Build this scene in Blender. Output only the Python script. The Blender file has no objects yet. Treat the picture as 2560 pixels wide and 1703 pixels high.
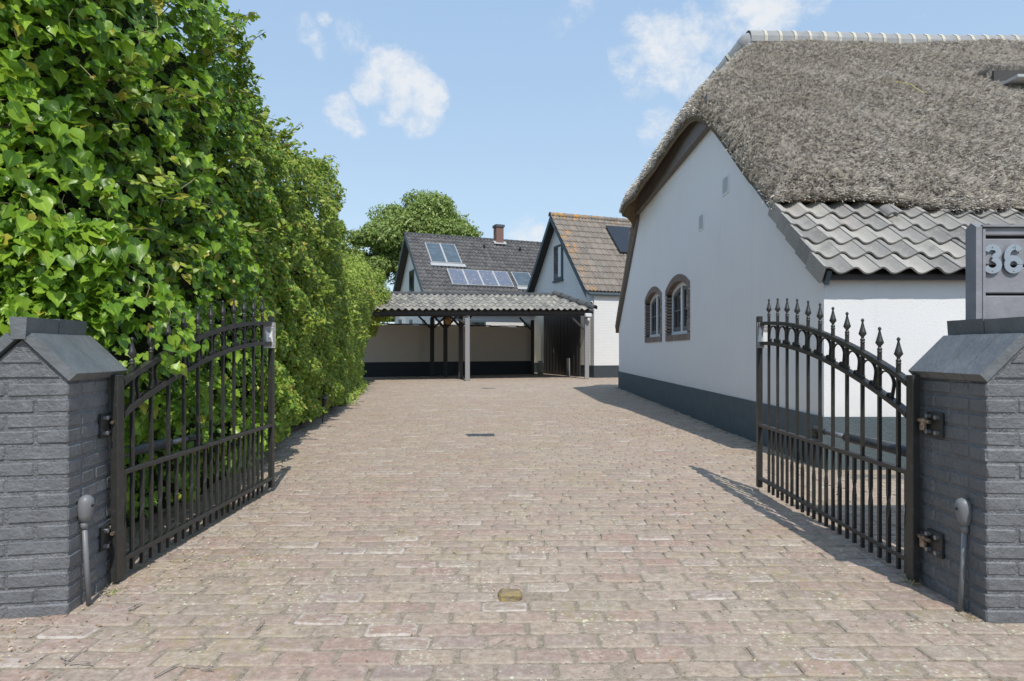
import bpy, math, random
import numpy as np
from mathutils import Vector, Matrix
R = math.radians
rnd = random.Random(7)
rs = np.random.RandomState(11)
sc = bpy.context.scene
C = sc.collection

# ------------------------------------------------------------------ camera, sky, sun, exposure
FPX, CX, HV, CH = 1520.0, 1280.0, 877.0, 1.1      # focal length (px of the 2560 frame), centre, horizon row, eye height
cam = bpy.data.cameras.new("camera"); camo = bpy.data.objects.new("camera", cam); C.objects.link(camo)
camo.location = (0, 0, CH); camo.rotation_euler = (R(90), 0, 0)
cam.sensor_width = 36; cam.lens = FPX / 2560 * 36; cam.shift_y = (HV - 851.5) / 2560
cam.clip_start = .05; cam.clip_end = 1500
sc.camera = camo
sc.view_settings.view_transform = 'Standard'; sc.view_settings.look = 'None'
sc.view_settings.exposure = 0.22; sc.view_settings.gamma = 1
SUN = Vector((-.26, 1.12, -1.5)).normalized()
lamp = bpy.data.lights.new("sun", 'SUN'); lamp.energy = 3.3; lamp.angle = R(.53); lamp.color = (1, .95, .87)
lo = bpy.data.objects.new("sun", lamp); C.objects.link(lo); lo.rotation_euler = SUN.to_track_quat('-Z', 'Y').to_euler()
lo.location = (6, -20, 30)

class NT:
    """tiny node-tree helper"""
    def __init__(s, tree): s.t = tree; s.n = tree.nodes; s.l = tree.links
    def new(s, typ, ins=None, **kw):
        n = s.n.new(typ)
        for k, v in kw.items(): setattr(n, k, v)
        for k, v in (ins or {}).items():
            sock = n.inputs[k]
            if hasattr(v, 'is_linked') or isinstance(v, bpy.types.NodeSocket): s.l.new(v, sock)
            else: sock.default_value = v
        return n
    def math(s, op, a, b=0.0, c=0.0, clamp=False):
        n = s.new('ShaderNodeMath', {0: a, 1: b, 2: c}, operation=op); n.use_clamp = clamp; return n.outputs[0]
    def mix(s, f, a, b, mode='MIX'):
        n = s.n.new('ShaderNodeMix'); n.data_type = 'RGBA'; n.blend_type = mode; n.clamp_factor = True
        for k, v in ((0, f), (6, a), (7, b)):
            if isinstance(v, bpy.types.NodeSocket): s.l.new(v, n.inputs[k])
            else: n.inputs[k].default_value = (v if k == 0 else (*v[:3], 1))
        return n.outputs[2]
    def noise(s, vec, scale, detail=4, rough=.55, out=0, **kw):
        i = {'Scale': scale, 'Detail': detail, 'Roughness': rough}
        if vec is not None: i['Vector'] = vec
        return s.new('ShaderNodeTexNoise', i, **kw).outputs[out]
    def ramp(s, f, pts, interp='LINEAR'):
        n = s.new('ShaderNodeValToRGB', {0: f}); e = n.color_ramp.elements; n.color_ramp.interpolation = interp
        while len(e) < len(pts): e.new(.5)
        for k, (p, c) in enumerate(pts):
            e[k].position = p; e[k].color = (c, c, c, 1) if isinstance(c, (int, float)) else (*c, 1)
        return n.outputs[0]
    def step(s, x, a, b):
        n = s.new('ShaderNodeMapRange', {0: x, 1: a, 2: b, 3: 0.0, 4: 1.0}, interpolation_type='SMOOTHSTEP'); return n.outputs[0]
    def pos(s, scale=None):
        p = s.new('ShaderNodeNewGeometry').outputs['Position']
        if scale: p = s.new('ShaderNodeVectorMath', {0: p, 1: scale}, operation='MULTIPLY').outputs[0]
        return p

world = bpy.data.worlds.new("World"); sc.world = world; world.use_nodes = True
w = NT(world.node_tree); w.n.clear()
sky = w.new('ShaderNodeTexSky', sky_type='NISHITA', sun_disc=False)
sky.sun_elevation = math.asin(-SUN.z); sky.sun_rotation = math.atan2(-SUN.x, -SUN.y)
sky.altitude = 0; sky.air_density = 1.0; sky.dust_density = .6; sky.ozone_density = 1.0
dirv = w.new('ShaderNodeTexCoord').outputs['Generated']
sep = w.new('ShaderNodeSeparateXYZ', {0: dirv})
wob = w.noise(dirv, 9, 6, .62, out=1)
wob = w.new('ShaderNodeVectorMath', {0: wob, 1: (.5, .5, .5)}, operation='SUBTRACT').outputs[0]
wob = w.new('ShaderNodeVectorMath', {0: wob, 3: .05}, operation='SCALE').outputs[0]
dd = w.new('ShaderNodeVectorMath', {0: dirv, 1: wob}, operation='ADD').outputs[0]
blobs = [(968, 175, 62, 1.), (930, 215, 50, 1.), (1010, 225, 75, 1.), (1062, 255, 60, 1.), (1090, 248, 40, .9), (1045, 300, 45, .7),
         (905, 235, 36, .8), (850, 285, 48, .8), (880, 315, 35, .7), (965, 280, 36, .5), (770, 88, 40, .45), (812, 62, 22, .5), (890, 95, 52, .5), (800, 135, 24, .4),
         (950, 110, 30, .35), (1660, 110, 95, .8), (1740, 70, 80, .7), (1620, 190, 70, .8), (1700, 190, 80, .8), (1790, 120, 60, .6),
         (1930, 15, 90, .9), (1850, 30, 70, .6), (1650, 320, 60, .55), (1690, 330, 50, .5), (1390, 70, 50, .25), (2030, 0, 60, .6), (1450, 10, 50, .3),
         (1310, 578, 50, .45), (1345, 582, 34, .5), (2300, 40, 30, .25), (1600, 60, 60, .6), (1560, 150, 50, .5), (1760, 190, 60, .6)]
acc = None
for (u, v, r, k) in blobs:
    c = Vector(((u - CX) / FPX, 1, (HV - v) / FPX)); rr = r / FPX / c.length * 1.0; c.normalize()
    d = w.new('ShaderNodeVectorMath', {0: dd, 1: tuple(c)}, operation='DISTANCE').outputs['Value']
    m = w.new('ShaderNodeMapRange', {0: d, 1: rr * 1.35, 2: rr * .35, 3: 0.0, 4: k}, interpolation_type='SMOOTHSTEP').outputs[0]
    acc = m if acc is None else w.math('SMOOTH_MAX', acc, m, .08)
pj = w.new('ShaderNodeVectorMath', {0: dirv, 1: (1, 1, 2.2)}, operation='MULTIPLY').outputs[0]
gen = w.step(w.noise(pj, 2.3, 7, .6), .60, .82)
back = w.step(sep.outputs[1], .35, -.1)
gen = w.math('MULTIPLY', gen, w.math('ADD', back, .06))
fine = w.noise(dd, 13, 9, .68)
fin2 = w.noise(w.new('ShaderNodeVectorMath', {0: dd, 1: (1, 1, 1.6)}, operation='MULTIPLY').outputs[0], 34, 8, .7)
ero = w.math('ADD', w.math('MULTIPLY', w.math('SUBTRACT', fine, .5), 2.1), w.math('MULTIPLY', w.math('SUBTRACT', fin2, .5), 1.2))
dens = w.step(w.math('ADD', acc, w.math('MULTIPLY', ero, 1.15)), .08, 1.25)
dens = w.math('MULTIPLY', w.math('MULTIPLY', dens, w.step(acc, .02, .3)), .93)
dens = w.math('MAXIMUM', dens, gen, clamp=True)
up = w.step(sep.outputs[2], 0.0, .6)
haze = w.mix(up, (4.3, 5.5, 6.5), (3.1, 4.55, 6.5))
base = w.mix(.7, sky.outputs[0], haze)
cloud = w.mix(dens, base, (5.7, 5.85, 6.05))
bg = w.new('ShaderNodeBackground', {0: cloud, 1: .128})
w.l.new(bg.outputs[0], w.new('ShaderNodeOutputWorld').inputs[0])

# ------------------------------------------------------------------ pixel / plane helpers (measuring only)
def P(u, v, Y): return Vector(((u - CX) / FPX * Y, Y, CH + (HV - v) / FPX * Y))
def onplane(u, v, p0, n):
    o = Vector((0, 0, CH)); d = Vector(((u - CX) / FPX, 1, (HV - v) / FPX))
    return o + d * ((Vector(p0) - o).dot(n) / d.dot(n))

# ------------------------------------------------------------------ materials
def material(name, fn):
    m = bpy.data.materials.new(name); m.use_nodes = True; t = NT(m.node_tree); t.n.clear()
    out = t.new('ShaderNodeOutputMaterial'); s = fn(t); t.l.new(s, out.inputs[0]); return m
def princ(t, col, rough=.6, bump=None, strength=.4, dist=.01, spec=.5, metal=0.0, **kw):
    ins = {'Base Color': col if isinstance(col, bpy.types.NodeSocket) else (*col, 1), 'Roughness': rough, 'Specular IOR Level': spec, 'Metallic': metal}
    if bump is not None:
        ins['Normal'] = t.new('ShaderNodeBump', {'Height': bump, 'Strength': strength, 'Distance': dist}).outputs[0]
    ins.update(kw)
    return t.new('ShaderNodeBsdfPrincipled', ins).outputs[0]
def attr(t, name, kind='GEOMETRY'): return t.new('ShaderNodeAttribute', attribute_name=name, attribute_type=kind).outputs['Fac']
def orand(t): return t.new('ShaderNodeObjectInfo').outputs['Random']

def m_paver(kind):
    def fn(t):
        tone = attr(t, 'tone', kind); flag = attr(t, 'flag', kind)
        edge = attr(t, 'edge', 'GEOMETRY')
        col = t.ramp(tone, [(0, (.38, .21, .175)), (.12, (.40, .28, .235)), (.28, (.44, .34, .25)), (.42, (.31, .25, .205)), (.55, (.42, .305, .25)), (.68, (.29, .21, .205)),
                            (.8, (.46, .37, .265)), (.9, (.37, .225, .20)), (1, (.35, .30, .245))])
        p = t.pos()
        col = t.mix(.32, col, (.42, .325, .25))
        big = t.noise(p, .45, 3, .6)
        col = t.mix(t.math('MULTIPLY', t.step(big, .35, .7), .45), col, (.43, .35, .275))
        st = t.noise(t.pos((7, 60, 20)), 1, 4, .6)
        col = t.mix(t.math('MULTIPLY', t.step(st, .45, .75), .45), col, (.30, .235, .20))
        g = t.noise(p, 120, 3, .7)
        col = t.mix(t.math('MULTIPLY', t.step(g, .5, .72), .5), col, (.22, .185, .16))
        g2 = t.noise(p, 28, 6, .75)
        col = t.mix(t.math('MULTIPLY', t.step(g2, .48, .64), .62), col, (.25, .20, .16))
        col = t.mix(t.math('MULTIPLY', t.step(g2, .5, .34), .5), col, (.56, .49, .41))
        g3 = t.noise(p, 6.5, 7, .72)
        col = t.mix(t.math('MULTIPLY', t.step(g3, .52, .68), .42), col, (.27, .225, .185))
        col = t.mix(t.math('MULTIPLY', t.step(g3, .46, .32), .35), col, (.50, .44, .36))
        eg = t.step(t.math('ADD', edge, t.math('MULTIPLY', t.math('SUBTRACT', t.noise(p, 30, 5, .7), .5), 2.4)), .6, 1.2)
        col = t.mix(t.math('MULTIPLY', eg, .7), col, (.33, .29, .235))
        pit = t.new('ShaderNodeTexVoronoi', {'Vector': p, 'Scale': 55.0}).outputs[0]
        pitm = t.math('MULTIPLY', t.step(pit, .22, .12), t.step(t.noise(p, 9, 2), .52, .62))
        col = t.mix(t.math('MULTIPLY', pitm, .6), col, (.10, .09, .08))
        # moss film and lichen, patchy over the paving
        area = t.step(t.noise(p, 1.1, 3, .6), .48, .62)
        col = t.mix(t.math('MULTIPLY', t.math('MULTIPLY', area, t.step(t.noise(p, 14, 4, .65), .45, .7)), .55), col, (.33, .28, .12))
        lv = t.new('ShaderNodeTexVoronoi', {'Vector': t.new('ShaderNodeVectorMath', {0: p, 1: t.noise(p, 40, 2, out=1)}, operation='MULTIPLY_ADD') and p, 'Scale': 38.0}).outputs[0]
        lm = t.math('MULTIPLY', t.step(t.math('ADD', lv, t.math('MULTIPLY', t.noise(p, 90, 3), .3)), .44, .34), t.step(t.noise(p, 2.3, 4, .6), .46, .6))
        col = t.mix(t.math('MULTIPLY', lm, .8), col, (.56, .57, .42))
        # lime bloom along brick edges, only on flagged bricks
        wh = t.math('MULTIPLY', t.step(t.math('ADD', edge, t.math('MULTIPLY', t.math('SUBTRACT', t.noise(p, 22, 6, .75), .5), 3.2)), .55, 1.15), t.step(flag, .90, .97))
        wh2 = t.math('MULTIPLY', t.step(t.noise(t.pos((14, 40, 10)), 1, 4, .7), .5, .66), t.step(flag, .90, .93))
        col = t.mix(t.math('MULTIPLY', t.math('MAXIMUM', wh, wh2), .6), col, (.58, .53, .49))
        stain = t.step(t.noise(p, 1.1, 7, .72), .56, .74)
        col = t.mix(t.math('MULTIPLY', stain, .45), col, (.2, .17, .15))
        pale = t.step(t.noise(t.pos((.6, .35, 1)), 1.3, 6, .7), .55, .7)
        col = t.mix(t.math('MULTIPLY', pale, .3), col, (.5, .43, .36))
        b = t.math('ADD', t.math('MULTIPLY', t.noise(p, 60, 5, .7), 1), t.math('MULTIPLY', t.noise(p, 14, 3), 1.2))
        return princ(t, col, .85, b, .55, .008, spec=.25)
    return fn
PAV_O = material("paver_near", m_paver('OBJECT')); PAV_G = material("paver_far", m_paver('GEOMETRY'))
def f_sand(t):
    p = t.pos()
    col = t.ramp(t.noise(p, 45, 5, .7), [(.3, (.27, .21, .16)), (.5, (.42, .345, .265)), (.7, (.56, .475, .37))])
    col = t.mix(t.step(t.noise(p, 150, 2), .62, .7), col, (.55, .5, .42))
    col = t.mix(t.step(t.noise(p, 180, 2), .66, .72), col, (.12, .11, .10))
    return princ(t, col, .95, t.noise(p, 110, 5, .75), 1, .012, spec=.1)
SAND = material("joint_sand", f_sand)
def f_paint(col, rough=.42, var=.35, bump=.5, scale=55, spec=.5):
    def fn(t):
        p = t.pos()
        c2 = tuple(x * (1 + var) for x in col)
        c = t.mix(t.step(t.noise(p, 6, 5, .65), .35, .75), col, c2)
        c = t.mix(t.math('MULTIPLY', t.step(t.noise(p, 16, 5, .7), .62, .78), .35), c, (.16, .15, .13))
        rr = t.math('ADD', rough, t.math('MULTIPLY', t.noise(p, 30, 3), .2))
        b = t.math('ADD', t.noise(p, scale, 5, .6), t.math('MULTIPLY', t.noise(p, scale * .3, 3), 1.5))
        return princ(t, c, rr, b, bump, .01, spec=spec)
    return fn
GREYP = material("grey_masonry_paint", f_paint((.128, .132, .141), .30, .3, .7, 70, .6))
MORTP = material("grey_painted_mortar", f_paint((.132, .136, .145), .33, .4, 1.0, 110, .6))
CAPP = material("grey_cap_paint", f_paint((.118, .126, .134), .33, .4, .5, 45, .55))
PLINTH = material("plinth_paint", f_paint((.085, .112, .125), .6, .2, .5, 130, .3))
TEAL = material("teal_grey_trim", f_paint((.055, .085, .10), .5, .15, .1, 20))
FENCE = material("fence_grey_paint", f_paint((.21, .212, .235), .5, .25, .35, 25, .35))
def f_metal(col, rough=.38):
    def fn(t):
        p = t.pos()
        c = t.mix(t.step(t.noise(p, 30, 5, .7), .5, .8), col, tuple(x * 2.0 + .008 for x in col))
        return princ(t, c, t.math('ADD', rough, t.math('MULTIPLY', t.noise(p, 50, 2), .15)), t.noise(p, 140, 2), .15, .003, spec=.5)
    return fn
IRON = material("black_gate_paint", f_metal((.03, .03, .028), .32))
MOTOR = material("motor_grey", f_metal((.06, .065, .07), .3))
def f_brass(t):
    p = t.pos(); c = t.mix(t.step(t.noise(p, 60, 4), .4, .7), (.35, .26, .19), (.12, .09, .07))
    return princ(t, c, .45, metal=.6)
BRASS = material("worn_hinge_metal", f_brass)
STEEL = material("galvanised_bolt", lambda t: princ(t, (.3, .3, .31), .4, metal=.7))
ALU = material("brushed_steel_digit", lambda t: princ(t, t.mix(t.noise(t.pos((30, 30, 220)), 1, 3), (.30, .34, .38), (.42, .46, .50)), .42, metal=.55))
PLASTIC = material("grey_plastic", lambda t: princ(t, t.mix(t.noise(t.pos(), 20, 3), (.15, .155, .165), (.2, .205, .215)), .45))
def f_plaster(t):
    p = t.pos()
    c = t.mix(t.noise(p, 1.2, 4), (.76, .76, .77), (.82, .82, .82))
    sep = t.new('ShaderNodeSeparateXYZ', {0: p})
    stv = t.noise(t.pos((5, 5, .35)), 1, 5, .7)
    c = t.mix(t.math('MULTIPLY', t.step(stv, .55, .8), .22), c, (.5, .5, .47))
    low = t.math('MULTIPLY', t.step(t.math('ADD', sep.outputs[2], t.math('MULTIPLY', t.noise(p, 7, 4), .5)), 1.0, .62), .16)
    c = t.mix(low, c, (.45, .43, .38))
    return princ(t, c, .8, t.noise(p, 130, 4, .6), .6, .008, spec=.2)
PLAST = material("white_plaster", f_plaster)
def f_wbrick(c1, c2):
    def fn(t):
        g = t.new('ShaderNodeNewGeometry'); sp = t.new('ShaderNodeSeparateXYZ', {0: g.outputs['Position']})
        h = t.math('ADD', t.math('MULTIPLY', sp.outputs[0], 1.0), t.math('MULTIPLY', sp.outputs[1], .45))
        v = t.new('ShaderNodeCombineXYZ', {0: h, 1: sp.outputs[2], 2: 0.0})
        br = t.new('ShaderNodeTexBrick', {'Vector': v.outputs[0], 'Color1': (1, 1, 1, 1), 'Color2': (.86, .86, .86, 1), 'Mortar': (.45, .45, .45, 1),
                                          'Scale': 1.0, 'Mortar Size': .007, 'Mortar Smooth': .6, 'Brick Width': .22, 'Row Height': .064})
        f = t.new('ShaderNodeSeparateColor', {0: br.outputs[0]}).outputs[0]
        c = t.mix(f, tuple(x * .62 for x in c1), c1)
        c = t.mix(t.math('MULTIPLY', t.noise(g.outputs['Position'], 1.5, 5, .7), .5), c, c2)
        return princ(t, c, .75, f, .8, .01, spec=.25)
    return fn
WBRICK = material("white_painted_brick", f_wbrick((.74, .74, .74), (.68, .67, .64)))
CREAM = material("cream_painted_brick", f_wbrick((.78, .72, .61), (.70, .64, .54)))
GBRICK = material("dark_painted_brick", f_wbrick((.05, .062, .072), (.06, .07, .075)))
RBRICK = material("chimney_brick", f_wbrick((.24, .145, .12), (.17, .10, .09)))
def f_surround(t):
    r = orand(t); c = t.ramp(r, [(0, (.26, .17, .14)), (.3, (.38, .29, .24)), (.6, (.24, .19, .165)), (1, (.43, .34, .28))])
    return princ(t, t.mix(t.noise(t.pos(), 60, 4), c, (.12, .1, .09)), .85, t.noise(t.pos(), 90, 3), .5, .006)
SURR = material("window_brick", f_surround)
GLASS = material("window_glass", lambda t: princ(t, t.mix(t.step(t.noise(t.pos(), 1.6, 2), .5, .6), (.015, .02, .022), (.05, .055, .05)), .06, spec=.8))
WWOOD = material("white_window_paint", lambda t: princ(t, (.72, .75, .78), .45))
GWOOD = material("grey_window_paint", lambda t: princ(t, (.10, .115, .12), .45))
def f_tile(pal, orange=0.0, lich=.35, obj=True):
    def fn(t):
        r = orand(t) if obj else attr(t, 'tone')
        c = t.ramp(r, [(0, pal[0]), (.35, pal[1]), (.6, pal[2]), (.85, pal[3]), (.97, pal[1]), (1, pal[4])])
        p = t.pos()
        c = t.mix(t.math('MULTIPLY', t.step(t.noise(p, 12, 6, .7), .45, .75), .5), c, tuple(x * 1.5 for x in pal[2]))
        c = t.mix(t.math('MULTIPLY', t.step(t.noise(p, 4, 5, .7), .5, .75), .45), c, tuple(x * .5 for x in pal[0]))
        lm = t.step(t.math('ADD', t.new('ShaderNodeTexVoronoi', {'Vector': p, 'Scale': 22.0}).outputs[0], t.math('MULTIPLY', t.noise(p, 40, 3), .4)), .42, .3)
        c = t.mix(t.math('MULTIPLY', lm, lich), c, (.5, .49, .42))
        if orange:
            om = t.step(t.noise(p, 3.2, 5, .7), .53, .62)
            g = attr(t, 'lichen', 'OBJECT')
            c = t.mix(t.math('MULTIPLY', om, g), c, (.52, .26, .045))
        return princ(t, c, .8, t.noise(p, 60, 4), .4, .006, spec=.3)
    return fn
TILE = material("grey_pantile", f_tile([(.19, .18, .17), (.34, .32, .295), (.25, .24, .225), (.40, .38, .34), (.41, .31, .26)]))
TILEC = material("weathered_carport_tile", f_tile([(.17, .165, .155), (.30, .285, .255), (.37, .345, .295), (.22, .215, .20), (.15, .15, .148)], 0, .45))
TILEH = material("dark_hip_tile", f_tile([(.05, .055, .06), (.07, .075, .08), (.06, .065, .07), (.09, .09, .09), (.07, .07, .07)], 0, .1))
TILEB = material("brown_concrete_tile", f_tile([(.17, .145, .125), (.22, .185, .16), (.25, .215, .18), (.19, .17, .15), (.24, .2, .16)], 1.0, .35))
TILEG = material("dark_grey_roof_tile", f_tile([(.085, .085, .092), (.13, .128, .13), (.16, .155, .15), (.10, .10, .108), (.14, .13, .12)], 0, .25, obj=False))
RIDGE = material("ridge_cap_grey", f_tile([(.27, .275, .285), (.30, .305, .31), (.28, .28, .285), (.33, .33, .33), (.3, .3, .3)], 0, .2))
MORTAR = material("cream_mortar", lambda t: princ(t, t.mix(t.noise(t.pos(), 30, 4), (.5, .47, .38), (.62, .58, .48)), .9, t.noise(t.pos(), 80, 3), .6, .01))
def f_thatch(t):
    p = t.pos()
    n = t.noise(t.pos((26, 10, 10)), 1, 6, .75)
    c = t.ramp(n, [(.3, (.06, .052, .042)), (.5, (.2, .18, .16)), (.62, (.36, .33, .29)), (.8, (.5, .46, .41))])
    c = t.mix(t.math('MULTIPLY', t.step(t.noise(p, 1.3, 5, .7), .5, .72), .5), c, (.17, .135, .075))
    return princ(t, c, .95, t.noise(t.pos((30, 14, 14)), 1, 5, .75), 1, .05, spec=.1)
THATCH = material("weathered_thatch", f_thatch)
def f_reed(t):
    tone = attr(t, 'tone'); p = t.pos()
    c = t.ramp(tone, [(0, (.06, .05, .042)), (.2, (.34, .305, .265)), (.42, (.67, .625, .57)), (.75, (.86, .81, .74)), (1, (.9, .85, .77))])
    c = t.mix(t.math('MULTIPLY', t.step(t.noise(p, 1.1, 5, .7), .5, .75), .35), c, (.36, .32, .25))
    c = t.mix(t.math('MULTIPLY', t.step(t.noise(p, 3.4, 4, .7), .58, .72), .4), c, (.30, .24, .14))
    return princ(t, c, .9, spec=.1)
REED = material("reed_tips", f_reed)
UNDER = material("brown_reed_underside", lambda t: princ(t, t.mix(t.noise(t.pos((2, 2, 40)), 1.5, 5, .7), (.10, .065, .035), (.27, .19, .11)), .95, t.noise(t.pos((3, 3, 60)), 1, 4), .8, .02))
def f_leaf(c0, c1, c2, c3, rough=.34):
    def fn(t):
        tone = attr(t, 'tone'); rr = orand(t)
        tone = t.math('FRACT', t.math('ADD', tone, t.math('MULTIPLY', rr, .97)))
        c = t.ramp(tone, [(0, c0), (.45, c1), (.8, c2), (.955, c2), (.975, c3), (1, c3)])
        b = t.math('FRACT', t.math('MULTIPLY', tone, 7.3))
        vein = t.math('MULTIPLY', t.step(attr(t, 'edge'), .16, 0.0), .35)
        c = t.mix(vein, c, tuple(min(1, x * 2.0 + .02) for x in c2))
        a = princ(t, c, rough, t.noise(t.pos(), 60, 3), .25, .004, spec=.34)
        tr = t.new('ShaderNodeBsdfTranslucent', {0: t.mix(.35, c, (.32, .5, .03))})
        return t.new('ShaderNodeMixShader', {0: .33, 1: a, 2: tr.outputs[0]}).outputs[0]
    return fn
IVY = material("ivy_leaf", f_leaf((.05, .12, .010), (.13, .26, .018), (.27, .42, .04), (.42, .38, .05)))
HEDGE = material("hedge_leaf", f_leaf((.08, .155, .016), (.18, .28, .028), (.34, .41, .06), (.36, .27, .06), .42))
LIME = material("bright_shrub_leaf", f_leaf((.13, .22, .02), (.27, .39, .05), (.44, .52, .11), (.36, .24, .07), .42))
WALNUT = material("tree_leaf", f_leaf((.12, .18, .05), (.24, .33, .09), (.38, .46, .15), (.4, .42, .15), .42))
CORE = material("dark_hedge_core", lambda t: princ(t, t.mix(t.noise(t.pos(), 18, 5, .7), (.010, .018, .006), (.045, .05, .02)), .95, t.noise(t.pos(), 25, 4), 1, .08, spec=.1))  # near-black filler, the shade inside the hedge put into its colour
BARK = material("bark", lambda t: princ(t, t.mix(t.noise(t.pos((8, 8, 2)), 3, 5), (.09, .07, .045), (.2, .16, .1)), .9, t.noise(t.pos(), 30, 4), .6, .02))
def f_dwood(a, b):
    return lambda t: princ(t, t.mix(t.noise(t.pos((30, 30, 2)), 1, 5, .7), a, b), .7, t.noise(t.pos((60, 60, 3)), 1, 4), .4, .01)
DWOOD = material("dark_stained_timber", f_dwood((.028, .026, .026), (.06, .055, .052)))
GPOST = material("grey_weathered_timber", f_dwood((.20, .20, .21), (.33, .33, .34)))
SOFF = material("brown_grey_board", f_dwood((.13, .115, .105), (.17, .15, .14)))
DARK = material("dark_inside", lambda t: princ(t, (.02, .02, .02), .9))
PANEL = material("solar_glass", lambda t: princ(t, t.mix(t.noise(t.pos((2, 2, 5)), 1.3, 4), (.03, .045, .06), (.13, .17, .2)), .18, spec=.7))
BLACKP = material("black_solar_glass", lambda t: princ(t, t.mix(t.noise(t.pos(), 2, 3), (.015, .018, .025), (.03, .035, .045)), .25, spec=.5))
CRYST = material("blue_cell_glass", lambda t: princ(t, t.ramp(t.new('ShaderNodeTexVoronoi', {'Vector': t.pos(), 'Scale': 17.0}).outputs[1] and t.noise(t.pos(), 11, 4, .75), [(.3, (.03, .06, .14)), (.45, (.12, .18, .26)), (.55, (.14, .11, .13)), (.7, (.5, .55, .58))]), .3))
LEAD = material("lead_flashing", lambda t: princ(t, t.mix(t.noise(t.pos(), 5, 4), (.3, .31, .32), (.45, .46, .47)), .6))
GRATE = material("cast_iron_grate", lambda t: princ(t, t.mix(t.noise(t.pos(), 30, 4), (.06, .07, .08), (.12, .13, .14)), .55, metal=.3))
LICH = material("yellow_lichen_brick", lambda t: princ(t, t.mix(t.step(t.noise(t.pos(), 38, 5, .7), .42, .6), (.22, .17, .125), (.30, .23, .08)), .9, t.noise(t.pos(), 70, 4), .8, .01))
AMBER = material("amber_glass", lambda t: princ(t, (.42, .22, .07), .3))
LITTER = material("dry_leaf", lambda t: princ(t, t.ramp(attr(t, 'tone'), [(0, (.25, .15, .07)), (.4, (.42, .29, .16)), (.75, (.5, .42, .28)), (.9, (.62, .58, .5)), (1, (.08, .075, .07))]), .85))
TWIG = material("twig_bark", lambda t: princ(t, t.mix(t.noise(t.pos(), 60, 3), (.2, .15, .11), (.42, .38, .34)), .85))
TWIGH = material('olive_twig', lambda t: princ(t, t.mix(t.noise(t.pos(), 40, 3), (.22, .17, .08), (.42, .38, .2)), .7))
SACK = material("pale_sack", lambda t: princ(t, t.mix(t.noise(t.pos(), 12, 4), (.42, .44, .38), (.25, .28, .22)), .7))
WHITE = material("white_plastic", lambda t: princ(t, (.65, .66, .67), .4))
SIGNG = material("sign_grey", lambda t: princ(t, t.mix(t.noise(t.pos(), 30, 3), (.22, .21, .21), (.28, .27, .27)), .45))
SIGNW = material("sign_white_print", lambda t: princ(t, (.72, .72, .7), .5))
STRAW = material("yellow_straw", lambda t: princ(t, (.45, .38, .17), .8))
SOIL = material("field_ground", lambda t: princ(t, t.mix(t.noise(t.pos(), .3, 5), (.07, .09, .03), (.16, .14, .08)), .95, t.noise(t.pos(), 6, 4), .5, .05))
GRAVEL = material("dark_gravel", lambda t: princ(t, t.mix(t.noise(t.pos(), 70, 4, .8), (.05, .05, .05), (.32, .31, .3)), .9, t.noise(t.pos(), 70, 4), 1, .02))

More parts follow.
